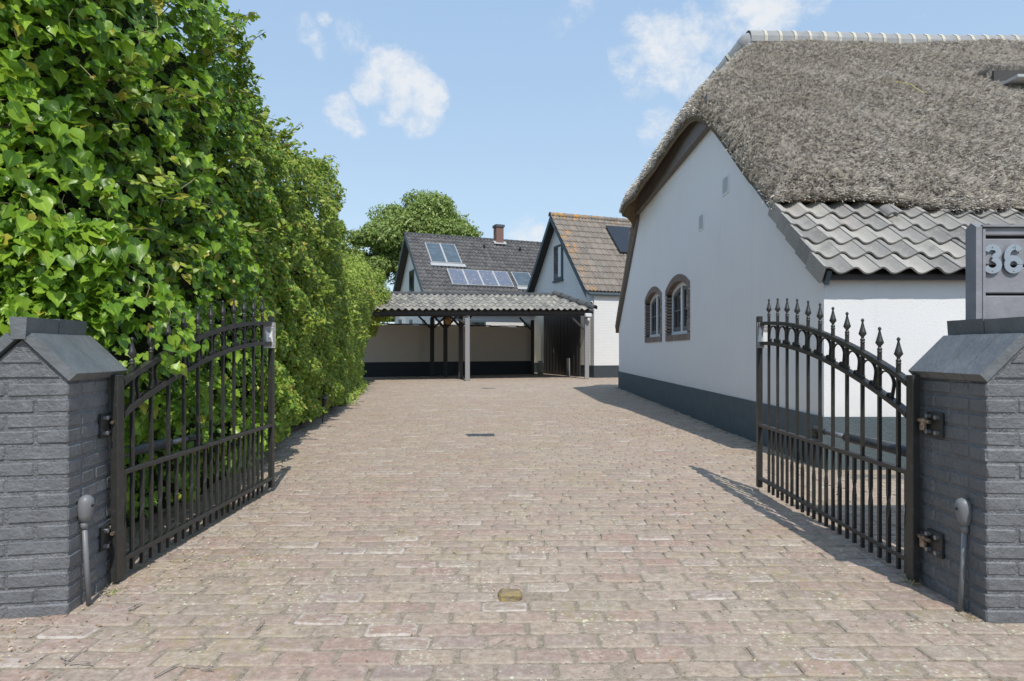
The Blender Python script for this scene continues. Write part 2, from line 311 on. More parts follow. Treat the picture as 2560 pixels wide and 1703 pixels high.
# ------------------------------------------------------------------ mesh helpers
class MB:
    def __init__(s): s.v = []; s.f = []
    def add(s, vs, fs):
        o = len(s.v); s.v += [tuple(v) for v in vs]; s.f += [tuple(i + o for i in f) for f in fs]; return s
    def box(s, x0, x1, y0, y1, z0, z1, M=None, bev=0, jit=0):
        if bev:
            vs = []; fs = []
            # chamfered box: 24 verts
            X = (x0, x1); Y = (y0, y1); Z = (z0, z1); idx = {}
            for i in (0, 1):
                for j in (0, 1):
                    for k in (0, 1):
                        c = (X[i], Y[j], Z[k]); sg = (1 - 2 * i, 1 - 2 * j, 1 - 2 * k)
                        for a in range(3):
                            q = [c[m] + (0 if m == a else sg[m] * bev) for m in range(3)]
                            if jit: q = [x + rnd.uniform(-jit, jit) for x in q]
                            idx[(i, j, k, a)] = len(vs); vs.append(q)
            for a in range(3):
                b, c = [(1, 2), (2, 0), (0, 1)][a]
                for e in (0, 1):
                    ring = []
                    for (p, q) in ((0, 0), (1, 0), (1, 1), (0, 1)):
                        t = [0, 0, 0]; t[a] = e; t[b] = p; t[c] = q; ring.append(idx[(*t, a)])
                    fs.append(ring if e else ring[::-1])
            for a in range(3):
                b, c = [(1, 2), (2, 0), (0, 1)][a]
                for p in (0, 1):
                    for q in (0, 1):
                        t0 = [0, 0, 0]; t1 = [0, 0, 0]; t1[a] = 1; t0[b] = t1[b] = p; t0[c] = t1[c] = q
                        r = [idx[(*t0, b)], idx[(*t1, b)], idx[(*t1, c)], idx[(*t0, c)]]
                        fs.append(r if (p + q) % 2 else r[::-1])
            for i in (0, 1):
                for j in (0, 1):
                    for k in (0, 1):
                        r = [idx[(i, j, k, 0)], idx[(i, j, k, 1)], idx[(i, j, k, 2)]]
                        fs.append(r if (i + j + k) % 2 else r[::-1])
        else:
            vs = [(x, y, z) for z in (z0, z1) for y in (y0, y1) for x in (x0, x1)]
            if jit: vs = [tuple(c + rnd.uniform(-jit, jit) for c in v) for v in vs]
            fs = [(0, 2, 3, 1), (4, 5, 7, 6), (0, 1, 5, 4), (2, 6, 7, 3), (0, 4, 6, 2), (1, 3, 7, 5)]
        if M is not None: vs = [tuple(M @ Vector(v)) for v in vs]
        return s.add(vs, fs)
    def prism(s, poly, y0, y1, M=None, axis='y'):
        n = len(poly)
        if axis == 'y': vs = [(a, y0, b) for a, b in poly] + [(a, y1, b) for a, b in poly]
        elif axis == 'x': vs = [(y0, a, b) for a, b in poly] + [(y1, a, b) for a, b in poly]
        else: vs = [(a, b, y0) for a, b in poly] + [(a, b, y1) for a, b in poly]
        fs = [tuple(range(n)), tuple(range(2 * n - 1, n - 1, -1))] + [(i, n + i, n + (i + 1) % n, (i + 1) % n) for i in range(n)]
        if M is not None: vs = [tuple(M @ Vector(v)) for v in vs]
        return s.add(vs, fs)
    def tube(s, pts, r, n=6, cap=True):
        pts = [Vector(p) for p in pts]; rr = r if isinstance(r, (list, tuple)) else [r] * len(pts); vs = []
        for i, p in enumerate(pts):
            t = (pts[min(i + 1, len(pts) - 1)] - pts[max(i - 1, 0)]).normalized()
            a = t.cross(Vector((0, 0, 1)) if abs(t.z) < .95 else Vector((0, 1, 0))).normalized(); b = t.cross(a)
            for k in range(n):
                an = 2 * math.pi * k / n + math.pi / n; vs.append(p + (a * math.cos(an) + b * math.sin(an)) * rr[i])
        fs = [(i * n + k, i * n + (k + 1) % n, (i + 1) * n + (k + 1) % n, (i + 1) * n + k) for i in range(len(pts) - 1) for k in range(n)]
        if cap: fs += [tuple(range(n))[::-1], tuple(range((len(pts) - 1) * n, len(pts) * n))]
        return s.add(vs, fs)
    def lathe(s, prof, c=(0, 0, 0), n=8):
        vs = [(c[0] + r * math.cos(2 * math.pi * k / n), c[1] + r * math.sin(2 * math.pi * k / n), c[2] + z) for r, z in prof for k in range(n)]
        fs = [(i * n + k, i * n + (k + 1) % n, (i + 1) * n + (k + 1) % n, (i + 1) * n + k) for i in range(len(prof) - 1) for k in range(n)]
        fs += [tuple(range(n))[::-1], tuple(range((len(prof) - 1) * n, len(prof) * n))]
        return s.add(vs, fs)
    def ribbon(s, path, wd, y0, y1, M=None):
        """flat bent strip of width wd in the xz plane, thickness y0..y1"""
        L = []; Rr = []
        for i, p in enumerate(path):
            a = path[max(i - 1, 0)]; b = path[min(i + 1, len(path) - 1)]
            t = Vector((b[0] - a[0], b[1] - a[1])).normalized(); n = Vector((-t.y, t.x)) * wd / 2
            L.append((p[0] + n.x, p[1] + n.y)); Rr.append((p[0] - n.x, p[1] - n.y))
        k = len(path); vs = [(a, y, b) for y in (y0, y1) for a, b in L + Rr]; fs = []
        for i in range(k - 1):
            fs += [(i, i + 1, k + i + 1, k + i), (2 * k + i, 3 * k + i, 3 * k + i + 1, 2 * k + i + 1), (i, 2 * k + i, 2 * k + i + 1, i + 1), (k + i, k + i + 1, 3 * k + i + 1, 3 * k + i)]
        fs += [(0, k, 3 * k, 2 * k), (k - 1, 3 * k - 1, 4 * k - 1, 2 * k - 1)]
        if M is not None: vs = [tuple(M @ Vector(v)) for v in vs]
        return s.add(vs, fs)
    def mesh(s, name, mat, smooth=False):
        me = bpy.data.meshes.new(name); me.from_pydata(s.v, [], s.f); me.materials.append(mat)
        if smooth: me.polygons.foreach_set('use_smooth', [True] * len(me.polygons))
        me.update(); return me
def link(name, me, parent=None, loc=None, rot=None, **props):
    o = bpy.data.objects.new(name, me); C.objects.link(o)
    if parent is not None: o.parent = parent
    if loc is not None: o.location = loc
    if rot is not None: o.rotation_euler = rot
    for k, v in props.items(): o[k] = v
    return o
def part(name, mb, mat, parent, smooth=False, **kw): return link(name, mb.mesh(name, mat, smooth), parent, **kw)
def thing(name, label, cat, loc=(0, 0, 0), rz=0, group=None):
    o = link(name, None, None, loc, (0, 0, rz)); o['label'] = label; o['category'] = cat
    if group: o['group'] = group
    return o
def solo(name, mb, mat, label, cat, smooth=False, group=None, **kw):
    o = part(name, mb, mat, None, smooth, **kw); o['label'] = label; o['category'] = cat
    if group: o['group'] = group
    return o
def structure(name, mb, mat, parent=None, **kw):
    o = part(name, mb, mat, parent, **kw)
    if parent is None: o['kind'] = 'structure'
    return o
def np_mesh(name, V, F, mat, attrs=None, smooth=False):
    me = bpy.data.meshes.new(name); k = F.shape[1]
    me.vertices.add(len(V)); me.vertices.foreach_set('co', V.astype(np.float32).ravel())
    me.loops.add(F.size); me.loops.foreach_set('vertex_index', F.astype(np.int32).ravel())
    me.polygons.add(len(F)); me.polygons.foreach_set('loop_start', np.arange(0, F.size, k, dtype=np.int32))
    if smooth: me.polygons.foreach_set('use_smooth', np.ones(len(F), dtype=bool))
    me.materials.append(mat)
    for n, a in (attrs or {}).items():
        at = me.attributes.new(n, 'FLOAT', 'POINT'); at.data.foreach_set('value', a.astype(np.float32).ravel())
    me.update(calc_edges=True); return me
def scatter(name, TV, TF, pos, A, size, mat, tone, edge=None, smooth=False):
    """TV template (k,3); A (n,3,3) rows = axes"""
    n = len(pos); k = len(TV)
    V = np.einsum('kj,njc->nkc', TV, A) * size[:, None, None] + pos[:, None, :]
    F = (TF[None] + (np.arange(n) * k)[:, None, None]).reshape(-1, TF.shape[1])
    at = {'tone': np.repeat(tone, k)}
    if edge is not None: at['edge'] = np.tile(edge, n)
    return np_mesh(name, V.reshape(-1, 3), F, mat, at, smooth)
def unit(a): return a / np.maximum(np.linalg.norm(a, axis=-1, keepdims=True), 1e-9)
def frames(normal, tip, jn=.45, jt=.5):
    n = unit(normal + rs.normal(0, jn, normal.shape)); t = tip + rs.normal(0, jt, normal.shape)
    t = unit(t - n * (t * n).sum(-1, keepdims=True)); x = np.cross(t, n)
    return np.stack([x, t, n], 1)
# ivy leaf: five-lobed, folded along the midrib, tip at +y
IV = np.array([[0, -.30, 0], [.24, -.47, .03], [.50, -.30, .10], [.56, .0, .12], [.42, .30, .03], [.17, .58, -.02], [0, .92, -.10],
               [-.17, .58, -.02], [-.42, .30, .03], [-.56, .0, .12], [-.50, -.30, .10], [-.24, -.47, .03], [0, .05, -.05], [0, .45, -.03], [.28, -.05, 0], [-.28, -.05, 0]])
IVF = np.array([[12, 0, 1], [12, 1, 14], [14, 1, 2], [14, 2, 3], [14, 3, 4], [12, 14, 4], [12, 4, 13], [13, 4, 5], [13, 5, 6], [12, 15, 11], [12, 11, 0], [15, 10, 11], [15, 9, 10], [15, 8, 9], [12, 8, 15], [12, 13, 8], [13, 7, 8], [13, 6, 7]])
IVE = np.array([.1, 1, 1, 1, 1, .7, .2, .7, 1, 1, 1, 1, 0, 0., .45, .45])
LV = np.array([[0, -.5, 0], [.3, -.1, -.04], [.2, .3, -.03], [0, .6, -.1], [-.2, .3, -.03], [-.3, -.1, -.04], [0, 0, .05]])
LVF = np.array([[6, 0, 1], [6, 1, 2], [6, 2, 3], [6, 3, 4], [6, 4, 5], [6, 5, 0]]); LVE = np.array([0, 1, 1, 0, 1, 1, 0.])
QV = np.array([[0, -.5, 0], [.28, 0, 0], [0, .55, -.06], [-.28, 0, .0]]); QF = np.array([[0, 1, 2], [0, 2, 3]]); QE = np.array([.5, 1, .5, 1.])

# ================================================================== GROUND AND PAVING
structure('ground', MB().add([(-300, -60, -.045), (300, -60, -.045), (300, 500, -.045), (-300, 500, -.045)], [(0, 1, 2, 3)]), SOIL)
gx = np.linspace(-4.2, 4.2, 561); gy = np.linspace(1.4, 8.0, 441); GX, GY = np.meshgrid(gx, gy)
gz = -.0052 + .0022 * np.sin(GX * 13 + 2 * np.sin(GY * 9)) * np.sin(GY * 17 + 2 * np.sin(GX * 7)) + rs.normal(0, .0011, GX.shape)
gz[0, :] = gz[-1, :] = -.0075; gz[:, 0] = gz[:, -1] = -.0075
gi = np.arange(GX.size).reshape(GX.shape)
so = link('sand_bed', np_mesh('sand_bed', np.stack([GX, GY, gz], -1).reshape(-1, 3), np.stack([gi[:-1, :-1], gi[:-1, 1:], gi[1:, 1:], gi[1:, :-1]], -1).reshape(-1, 4), SAND)); so['kind'] = 'structure'
structure('sand_bed', MB().add([(-9, -3, -.012), (14, -3, -.012), (14, 36, -.012), (-9, 36, -.012)], [(0, 1, 2, 3)]), SAND)
HB_Y = np.array([-3, 2.6, 3.0, 4.8, 6.77, 10, 13.1, 16.5, 19.9, 24.0, 27]); HB_X = np.array([-2.3, -2.2, -2.02, -2.12, -2.6, -2.97, -3.63, -4.2, -4.96, -6.5, -8.])
def hedge_x(y): return np.interp(y, HB_Y, HB_X)
def wall_x(y): return 2.904 + .0237 * (y - 5.66)
drive = link('driveway', None); drive['kind'] = 'structure'
PXW, PYW = .211, .106
rows = []
y = 1.55; k = 0
while y < 33:
    rows.append((y, k)); y += PYW; k += 1
near = []; far = []
for (y, k) in rows:
    x0 = (-6.6 if y < 2.4 else float(hedge_x(y)) - .25); x1 = 6.9 if y < 5.2 else (float(wall_x(y)) if y < 18.25 else 7.5)
    off = (k % 2) * PXW / 2 + rnd.uniform(-.035, .035) + .35 * math.sin(k * .05)
    i0 = int(math.floor((x0 - off) / PXW)) - 1
    x = off + i0 * PXW
    while x < x1 + .05:
        wdt = PXW * rnd.choice((1, 1, 1, 1, 1.02, .985, 1.03, .97))
        if x > x0 and not (y > 5.15 and x > x1 - .1):
            yy = y + .018 * math.sin(x * 1.1 + k * .02) + .012 * math.sin(x * .53 + 1) + rnd.uniform(-.004, .004)
            # leave room for the two drain grates and the raised stop brick
            if not (abs(x + .42) < .22 and abs(y - 7.95) < .17) and not (abs(x + .68) < .22 and abs(y - 17.8) < .17) and not (abs(x + .005) < .09 and abs(y - 2.705) < .05):
                d = abs(x) < .9 * y + .25
                (near if (d and y > 1.85) else far).append((x, yy))
        x += wdt
near.sort(key=lambda p: p[1]); far += near[300:]; near = near[:300]
def brick_outline(L, W, j=.002):
    c = .012; a, b = L / 2, W / 2
    pts = [(-a + c, -b), (a - c, -b), (a, -b + c), (a, b - c), (a - c, b), (-a + c, b), (-a, b - c), (-a, -b + c)]
    return [(px + rnd.uniform(-j, j), py + rnd.uniform(-j, j)) for px, py in pts]
pmeshes = []
for i in range(18):
    L, W = PXW - rnd.uniform(.004, .014), PYW - rnd.uniform(.003, .009)
    o = brick_outline(L, W, .0042); vs = []; e = []
    for (ins, z, ev) in ((0, -.02, 1.), (.0, -.0055, 1.), (.0075, 0, .95), (.027, .0006, .0)):
        for (px, py) in o:
            l = math.hypot(px, py); sx = 1 - ins / (L / 2); sy = 1 - ins / (W / 2)
            vs.append((px * sx, py * sy, z + rnd.uniform(-.0006, .0006))); e.append(ev)
    fs = []
    for r_ in range(3):
        for q in range(8): fs.append((r_ * 8 + q, r_ * 8 + (q + 1) % 8, r_ * 8 + 8 + (q + 1) % 8, r_ * 8 + 8 + q))
    fs.append(tuple(range(24, 32)))
    me = bpy.data.meshes.new('brick'); me.from_pydata(vs, [], fs); me.materials.append(PAV_O)
    at = me.attributes.new('edge', 'FLOAT', 'POINT'); at.data.foreach_set('value', e)
    pmeshes.append(me)
for (x, y) in near:
    link('brick', rnd.choice(pmeshes), drive, (x, y, rnd.uniform(-.004, .0035)), (rnd.gauss(0, .020), rnd.gauss(0, .011), rnd.gauss(0, .014) + (math.pi if rnd.random() < .5 else 0)), tone=rnd.random(), flag=rnd.random())
fa = np.array(far); n = len(fa)
L = (PXW - rs.uniform(.004, .014, n)) / 2; W = (PYW - rs.uniform(.003, .009, n)) / 2
z = rs.uniform(-.003, .004, n); tx = rs.normal(0, .010, n); ty = rs.normal(0, .006, n); ang = rs.normal(0, .01, n)
sg = np.array([(-1, -1), (1, -1), (1, 1), (-1, 1)])
rings = []
for (ins, dz) in ((0, -.016), (0, -.005), (.006, 0), (.026, .0005)):
    lx = sg[None, :, 0] * (L - ins)[:, None]; ly = sg[None, :, 1] * (W - ins)[:, None]
    vx = fa[:, 0, None] + lx - ly * ang[:, None]; vy = fa[:, 1, None] + ly + lx * ang[:, None]
    vz = z[:, None] + dz + lx * ty[:, None] + ly * tx[:, None]
    rings.append(np.stack([vx, vy, vz], -1))
V = np.concatenate(rings, 1).reshape(-1, 3)
F = [(r_ * 4 + q, r_ * 4 + (q + 1) % 4, r_ * 4 + 4 + (q + 1) % 4, r_ * 4 + 4 + q) for r_ in range(3) for q in range(4)] + [(12, 13, 14, 15)]
F = (np.array(F)[None] + (np.arange(n) * 16)[:, None, None]).reshape(-1, 4)
me = np_mesh('brick_field', V, F, PAV_G, {'tone': np.repeat(rs.rand(n), 16), 'flag': np.repeat(rs.rand(n), 16), 'edge': np.tile(np.repeat([1, 1, .95, 0.], 4), n)})
link('brick_field', me, drive, kind='stuff')
# gutter strip beside the front wall
structure('gravel_strip', MB().box(2.95, 9.5, 5.22, 5.42, -.011, -.004), GRAVEL)
# grates
for (x, y, lab) in ((-.42, 7.95, 'larger slotted drain grate set in the brick drive, nearer the gates'), (-.68, 17.8, 'small far drain grate in the drive before the carport')):
    g = thing('drain_grate', lab, 'drain', (x, y, -.004), R(2), 'drain grates in the driveway')
    part('frame', MB().box(-.19, .19, -.10, -.085, -.02, .006).box(-.19, .19, .085, .10, -.02, .006).box(-.19, -.175, -.085, .085, -.02, .006).box(.175, .19, -.085, .085, -.02, .006).box(-.008, .008, -.085, .085, -.02, .005), GRATE, g)
    part('pit', MB().box(-.172, .172, -.083, .083, -.0205, -.0195), DARK, g)
    bm_ = MB()
    for q in range(6): bm_.box(-.173, -.01, -.07 + q * .027, -.056 + q * .027, -.012, .003).box(.01, .173, -.07 + q * .027, -.056 + q * .027, -.012, .003)
    part('slats', bm_, GRATE, g, kind='stuff')
sb = MB().box(-.055, .05, -.035, .03, -.02, .03, bev=.014, jit=.004)
solo('gate_stop', sb, LICH, 'raised half brick with yellow lichen, gate stop in mid driveway', 'gate stop', loc=(-.005, 2.72, 0), rot=(0, 0, .06))
# litter
n = 4200
yy = rs.uniform(1.8, 7, n) ** 1.0; xx = rs.uniform(-1, 1, n) * np.minimum(yy * .86, 2.1)
side = rs.rand(n) < .55
xx = np.where(side, hedge_x(yy) + .12 + np.abs(rs.normal(0, .28, n)), xx)
pos = np.stack([xx, yy, np.full(n, .007)], 1)
A = frames(np.tile([0, 0, 1.], (n, 1)), rs.normal(0, 1, (n, 3)), .3, 1)
link('leaf_litter', scatter('leaf_litter', QV, QF, pos, A, rs.uniform(.004, .018, n) , LITTER, rs.rand(n)), kind='stuff', label='dry leaf crumbs scattered over the brick drive', category='leaf litter')
tw = [((150, 1650), (215, 1625), (160, 1668)), ((385, 1700), (425, 1675), (450, 1668)), ((465, 1672), (500, 1680), (535, 1684)), ((640, 1578), (662, 1557), (650, 1568)), ((320, 1530), (355, 1512), (340, 1520)), ((172, 1667), (200, 1668), (230, 1666))]
for i, (a, c, b) in enumerate(tw):
    pts = [];
    for (u, v) in (a, b, c):
        Y = 1672 / (v - HV); pts.append(((u - CX) / FPX * Y, Y, .012))
    pts.insert(1, tuple((Vector(pts[0]) + Vector(pts[1])) / 2 + Vector((.004, .006, .004))))
    solo('twig', MB().tube(pts, [.0035, .003, .0028, .002], 5), TWIG, ['pale forked twig lying left of centre in front of left pillar', 'greenish lichened twig at the bottom edge of the drive', 'thin brown twig beside the lichened twig at bottom', 'short dark twig on a grey brick, left foreground',
         'small twig between red bricks near the left pillar', 'thin straight stick beside the pale twig, lower left'][i], 'twig', group='twigs on the driveway')

def weed(x, y, lab, nb_, hgt, seed, mat_):
    r_ = np.random.RandomState(seed); pos = np.stack([x + r_.normal(0, .018, nb_), y + r_.normal(0, .018, nb_), np.full(nb_, -.004)], 1)
    d = unit(np.stack([r_.normal(0, .5, nb_), r_.normal(0, .5, nb_), np.ones(nb_)], 1)); sd = unit(np.cross(d, r_.normal(0, 1, (nb_, 3)))); h = hgt * r_.uniform(.4, 1, nb_)[:, None]
    V = np.stack([pos - sd * .0016, pos + sd * .0016, pos + d * h * .6 + sd * .001, pos + d * h + np.array([0, 0, -.2]) * h], 1).reshape(-1, 3)
    o = link('weed', np_mesh('weed', V, np.arange(nb_ * 4).reshape(-1, 4), mat_, {'tone': np.repeat(r_.rand(nb_) * .5, 4), 'edge': np.ones(nb_ * 4)})); o['label'] = lab; o['category'] = 'weed'; o['group'] = 'weeds in the paving joints'
weed(1.885, 2.86, 'dry weed tuft between right gate post and right pillar', 22, .06, 1, TWIGH)
weed(1.90, 2.50, 'low dry weed at the front corner of right pillar', 30, .03, 2, TWIGH)
weed(-1.80, 2.78, 'tiny green weed beside the left gate sensor pole', 30, .035, 3, LIME)
weed(-2.0, 4.2, 'small green weed under the left gate leaf', 50, .08, 4, LIME)
# ================================================================== GATE PILLARS
def pillar(origin, rz, W, label, mirror):
    """local x: 0 = driveway side edge, negative = away (left pillar); mirror flips"""
    sx = -1 if mirror else 1
    t = thing('gate_pillar', label, 'pillar', (origin[0], origin[1], 0), rz, 'brick gate pillars')
    D = .43; cache = {}
    def brick(x0, x1, y0, y1, z0, h):
        if mirror: x0, x1 = -x1, -x0
        key = (round(x1 - x0, 3), round(y1 - y0, 3), round(h, 3), rnd.randrange(3))
        if key not in cache:
            a, b, c = key[:3]; cache[key] = MB().box(-a / 2, a / 2, -b / 2, b / 2, 0, c, bev=.0062, jit=.0016).mesh('brick', GREYP)
        link('brick', cache[key], t, ((x0 + x1) / 2 + rnd.uniform(-.0018, .0018), (y0 + y1) / 2 + rnd.uniform(-.0018, .0018), z0 + rnd.uniform(-.002, .002)), (rnd.gauss(0, .006), rnd.gauss(0, .006), rnd.gauss(0, .008)))
    CHt = .0657; j = .010
    for k in range(15):
        z0 = k * CHt - .01; h = .0562
        if k % 2 == 0: fr = [(-W, -W + .11), (-W + .11 + j, 0)]; sd = [(.1 + j, .21), (.21 + j, D)]
        else: fr = [(-W, -.12 - j), (-.12, 0)]; sd = [(.1 + j, .31), (.31 + j, D)]
        for a, b in fr: brick(a, b, 0, .1, z0, h)
        for a, b in sd: brick(-.1, 0, a, b, z0, h); brick(-W, -W + .1, a, b, z0, h)
        brick(-W + .1 + j, -.1 - j, D - .1, D, z0, h)
    def X(a): return (a if not mirror else -a)
    m = MB(); m.box(min(X(-W + .0052), X(-.0052)), max(X(-W + .0052), X(-.0052)), .0052, D - .0052, -.02, .985)
    c = -W / 2
    m.prism([(X(-W + .008), .985), (X(-.008), .985), (X(c), 1.145)][::sx], .003, D - .003)
    part('mortar_core', m, MORTP, t)
    for (hw, z0, z1, hw2) in ((.14, .992, 1.04, .095), (.075, 1.052, 1.092, .04)):
        b = MB().prism([(X(c - hw), z0), (X(c + hw), z0), (X(c + hw2), z1), (X(c - hw2), z1)], -.002, D + .002)
        part('brick', b, GREYP, t)
    # cap slabs
    s2 = .7071
    for sd in (1, -1):
        for q in range(4):
            y0 = -.018 + q * .1155; y1 = y0 + .1115 + rnd.uniform(-.001, .001)
            lo_ = (W / 2 + .012, .975); th = .042 + rnd.uniform(-.0015, .0015); run = .168
            pl = [(lo_[0], lo_[1]), (lo_[0] + th * s2, lo_[1] + th * s2), (lo_[0] + th * s2 - run, lo_[1] + th * s2 + run), (lo_[0] - run - .004, lo_[1] + run + .004)]
            pl = [(X(c + sd * a), b) for a, b in pl]
            part('cap_slab', MB().prism(pl, y0, y1), CAPP, t)
    for q in range(2):
        y0 = -.022 + q * .233
        pl = [(X(c - .026), 1.148), (X(c + .026), 1.148), (X(c + .033), 1.238 + .004 * q), (X(c - .033), 1.240)]
        part('ridge_block', MB().prism(pl, y0, y0 + .228), CAPP, t)
    # hinges bolted on the driveway side
    for zc in ((.755, .235) if not mirror else (.765, .225)):
        h = link('hinge', MB().box(min(X(.001), X(.014)), max(X(.001), X(.014)), .245, .345, zc - .055, zc + .055, bev=.002).mesh('hinge_plate', IRON), t)
        for (yy_, zz_) in ((.265, .035), (.325, .035), (.265, -.035), (.325, -.035)):
            part('bolt', MB().tube([(X(.014), yy_, zc + zz_), (X(.032), yy_, zc + zz_)], .010, 8), STEEL, h)
        part('pivot', MB().tube([(X(.03), .345, zc - .03), (X(.03), .345, zc + .012)], .015, 8).tube([(X(.03), .345, zc + .010), (X(.03), .345, zc + .022)], .02, 8).tube([(X(.03), .3, zc + .01), (X(.03), .345, zc + .01), (X(.03), .385, zc + .012)], .0085, 7), BRASS, h)
    return t
pillar((-1.85, 2.535), R(9), .35, 'dark grey painted brick gate pillar on the left, against the ivy', False)
pillar((1.926, 2.466), R(-1), .35, 'dark grey painted brick gate pillar on the right, before the numbered fence', True)

# photocell posts
for (x, y, lean, lab, s) in ((-1.83, 2.63, (-.02, 0), 'grey photocell on a thin pole beside the left pillar, sunlit', 1), (1.898, 2.575, (.02, 0), 'grey photocell on a thin pole in the shade of right pillar', -1)):
    t = thing('gate_sensor', lab, 'sensor', (x, y, 0), 0, 'gate sensors')
    part('pole', MB().tube([(0, 0, -.01), (lean[0], 0, .355)], .0105, 10), PLASTIC, t, True)
    part('collar', MB().tube([(lean[0], 0, .33), (lean[0], 0, .362)], .0145, 10), PLASTIC, t, True)
    prof = [(.010, 0), (.021, .006), (.027, .03), (.031, .06), (.031, .085), (.026, .103), (.014, .114), (.002, .118)]
    m = MB().lathe(prof, (0, 0, 0), 16); hd = part('sensor_head', m, PLASTIC, t, True, loc=(lean[0], 0, .36)); hd.rotation_euler = (0, s * .09, 0)
    part('lens', MB().tube([(s * .026, -.004, .075), (s * .034, -.004, .075)], .006, 8), DARK, hd)

# ================================================================== GATES
def gate(p0, p1, label, side, sign):
    d = Vector((p1[0] - p0[0], p1[1] - p0[1])); Lg = d.length
    t = thing('iron_gate', label, 'gate', (p0[0], p0[1], 0), math.atan2(d.y, d.x), 'wrought iron driveway gates')
    arc = lambda s: 1.31 - .366 * (1 - s / 1.86) ** 2
    part('hinge_post', MB().box(-.038, .015, -.017, .017, .015, .985, bev=.003), IRON, t)
    part('end_post', MB().box(Lg - .02, Lg + .025, -.018, .018, .03, 1.37, bev=.003), IRON, t)
    ss = [Lg * i / 24 for i in range(25)]
    for nm, off, h in (('top_rail', 0, .026), ('arch_rail', -.152, .026)):
        m = MB(); vs = []; fs = []
        for s_ in ss:
            zz = arc(s_) + off; s2 = min(max(s_, .016), Lg - .021)
            vs += [(s2, -.018, zz - h / 2), (s2, .018, zz - h / 2), (s2, .018, zz + h / 2), (s2, -.018, zz + h / 2)]
        for i in range(24):
            for q in range(4): fs.append((i * 4 + q, i * 4 + (q + 1) % 4, i * 4 + 4 + (q + 1) % 4, i * 4 + 4 + q))
        m.add(vs, fs); part(nm, m, IRON, t)
    part('middle_rail', MB().box(.016, Lg - .021, -.016, .016, .508, .531, bev=.002), IRON, t)
    part('bottom_rail', MB().box(.016, Lg - .021, -.016, .016, .092, .115, bev=.002), IRON, t)
    fin = MB().lathe([(.0095, 0), (.0125, .004), (.0125, .010), (.0095, .012), (.0125, .017), (.0125, .024), (.0085, .028), (.008, .036), (.021, .053), (.017, .066), (.010, .092), (.0045, .117), (.008, .122), (.009, .127), (.006, .134), (.001, .137)], n=8).mesh('finial', IRON, True)
    # scroll arch between bars with two curls at the foot
    pts = []
    for i in range(11):
        a = math.pi * i / 10; pts.append((.066 * math.cos(a), -.058 + .050 * math.sin(a)))
    pts = [(.072, -.128), (.069, -.09)] + pts + [(-.069, -.09), (-.072, -.128)]
    sc_m = MB().ribbon(pts, .006, -.008, .008)
    for sg_ in (1, -1):
        cur = [(sg_ * (.064 - .018 + (.021 - .0019 * k_) * math.cos(R(-60 + k_ * 42))), -.117 + (.021 - .0019 * k_) * math.sin(R(-60 + k_ * 42))) for k_ in range(9)]
        sc_m.ribbon(cur, .0065, -.008, .008)
    sc_me = sc_m.mesh('scroll', IRON)
    n_b = 11
    for i in range(n_b):
        s_ = .10 + i * .16; za = arc(s_)
        part('bar', MB().box(s_ - .008, s_ + .008, -.008, .008, .03, za + .048), IRON, t)
        link('finial', fin, t, (s_, 0, za + .048))
        if i < n_b - 1:
            o = link('scroll', sc_me, t, (s_ + .08, 0, (arc(s_ + .08)) - .012)); o.rotation_euler = (0, -math.atan((arc(s_ + .16) - arc(s_)) / .16), 0)
    def twist():
        m = MB(); vs = []; fs = []
        zs = [(.03, 0), (.25, 0), (.30, 30), (.34, 60), (.38, 90), (.508, 90)]
        for zz, a in zs:
            for q in range(4):
                an = R(a + 45 + 90 * q); vs.append((.0120 * math.cos(an), .0120 * math.sin(an), zz))
        for i in range(len(zs) - 1):
            for q in range(4): fs.append((i * 4 + q, i * 4 + (q + 1) % 4, i * 4 + 4 + (q + 1) % 4, i * 4 + 4 + q))
        fs.append((3, 2, 1, 0)); m.add(vs, fs); return m.mesh('short_bar', IRON)
    tm = twist()
    for i in range(n_b): link('short_bar', tm, t, (.02 + .002 + i * .16 + (0 if i else .012), 0, 0))
    # warning plate
    a = R(-90 * 1 + 12) if sign == 'right' else R(-90 + 50)
    pl = link('warning_plate', MB().box(-.056, .056, -.002, .002, -.1, .1, bev=.001).mesh('warning_plate', SIGNG), t, (Lg - .0, (-side) * -.0 + (.045 if sign == 'right' else -.045) * 0, 1.215), (0, 0, a))
    pl.location = (Lg - .05, .0 if sign == 'left' else -.012, 1.22)
    m = MB(); f_ = -.0032
    def rct(x0, x1, z0, z1): m.box(x0, x1, f_, -.0021, z0, z1)
    rct(-.052, .052, .0945, .0965); rct(-.052, .052, -.0965, -.0945); rct(-.052, -.0505, -.094, .094); rct(.0505, .052, -.094, .094)
    def lettering(x0, x1, z0, h, seed):
        rr = random.Random(seed); x = x0
        while x < x1 - .006:
            wl = rr.uniform(.004, .006); rct(x, x + .0014, z0, z0 + h); rct(x + .0016, x + wl, z0 + (h - .0015 if rr.random() < .5 else h / 2), z0 + (h if rr.random() < .5 else h / 2 + .0014)); x += wl + (.002 if rr.random() < .8 else .005)
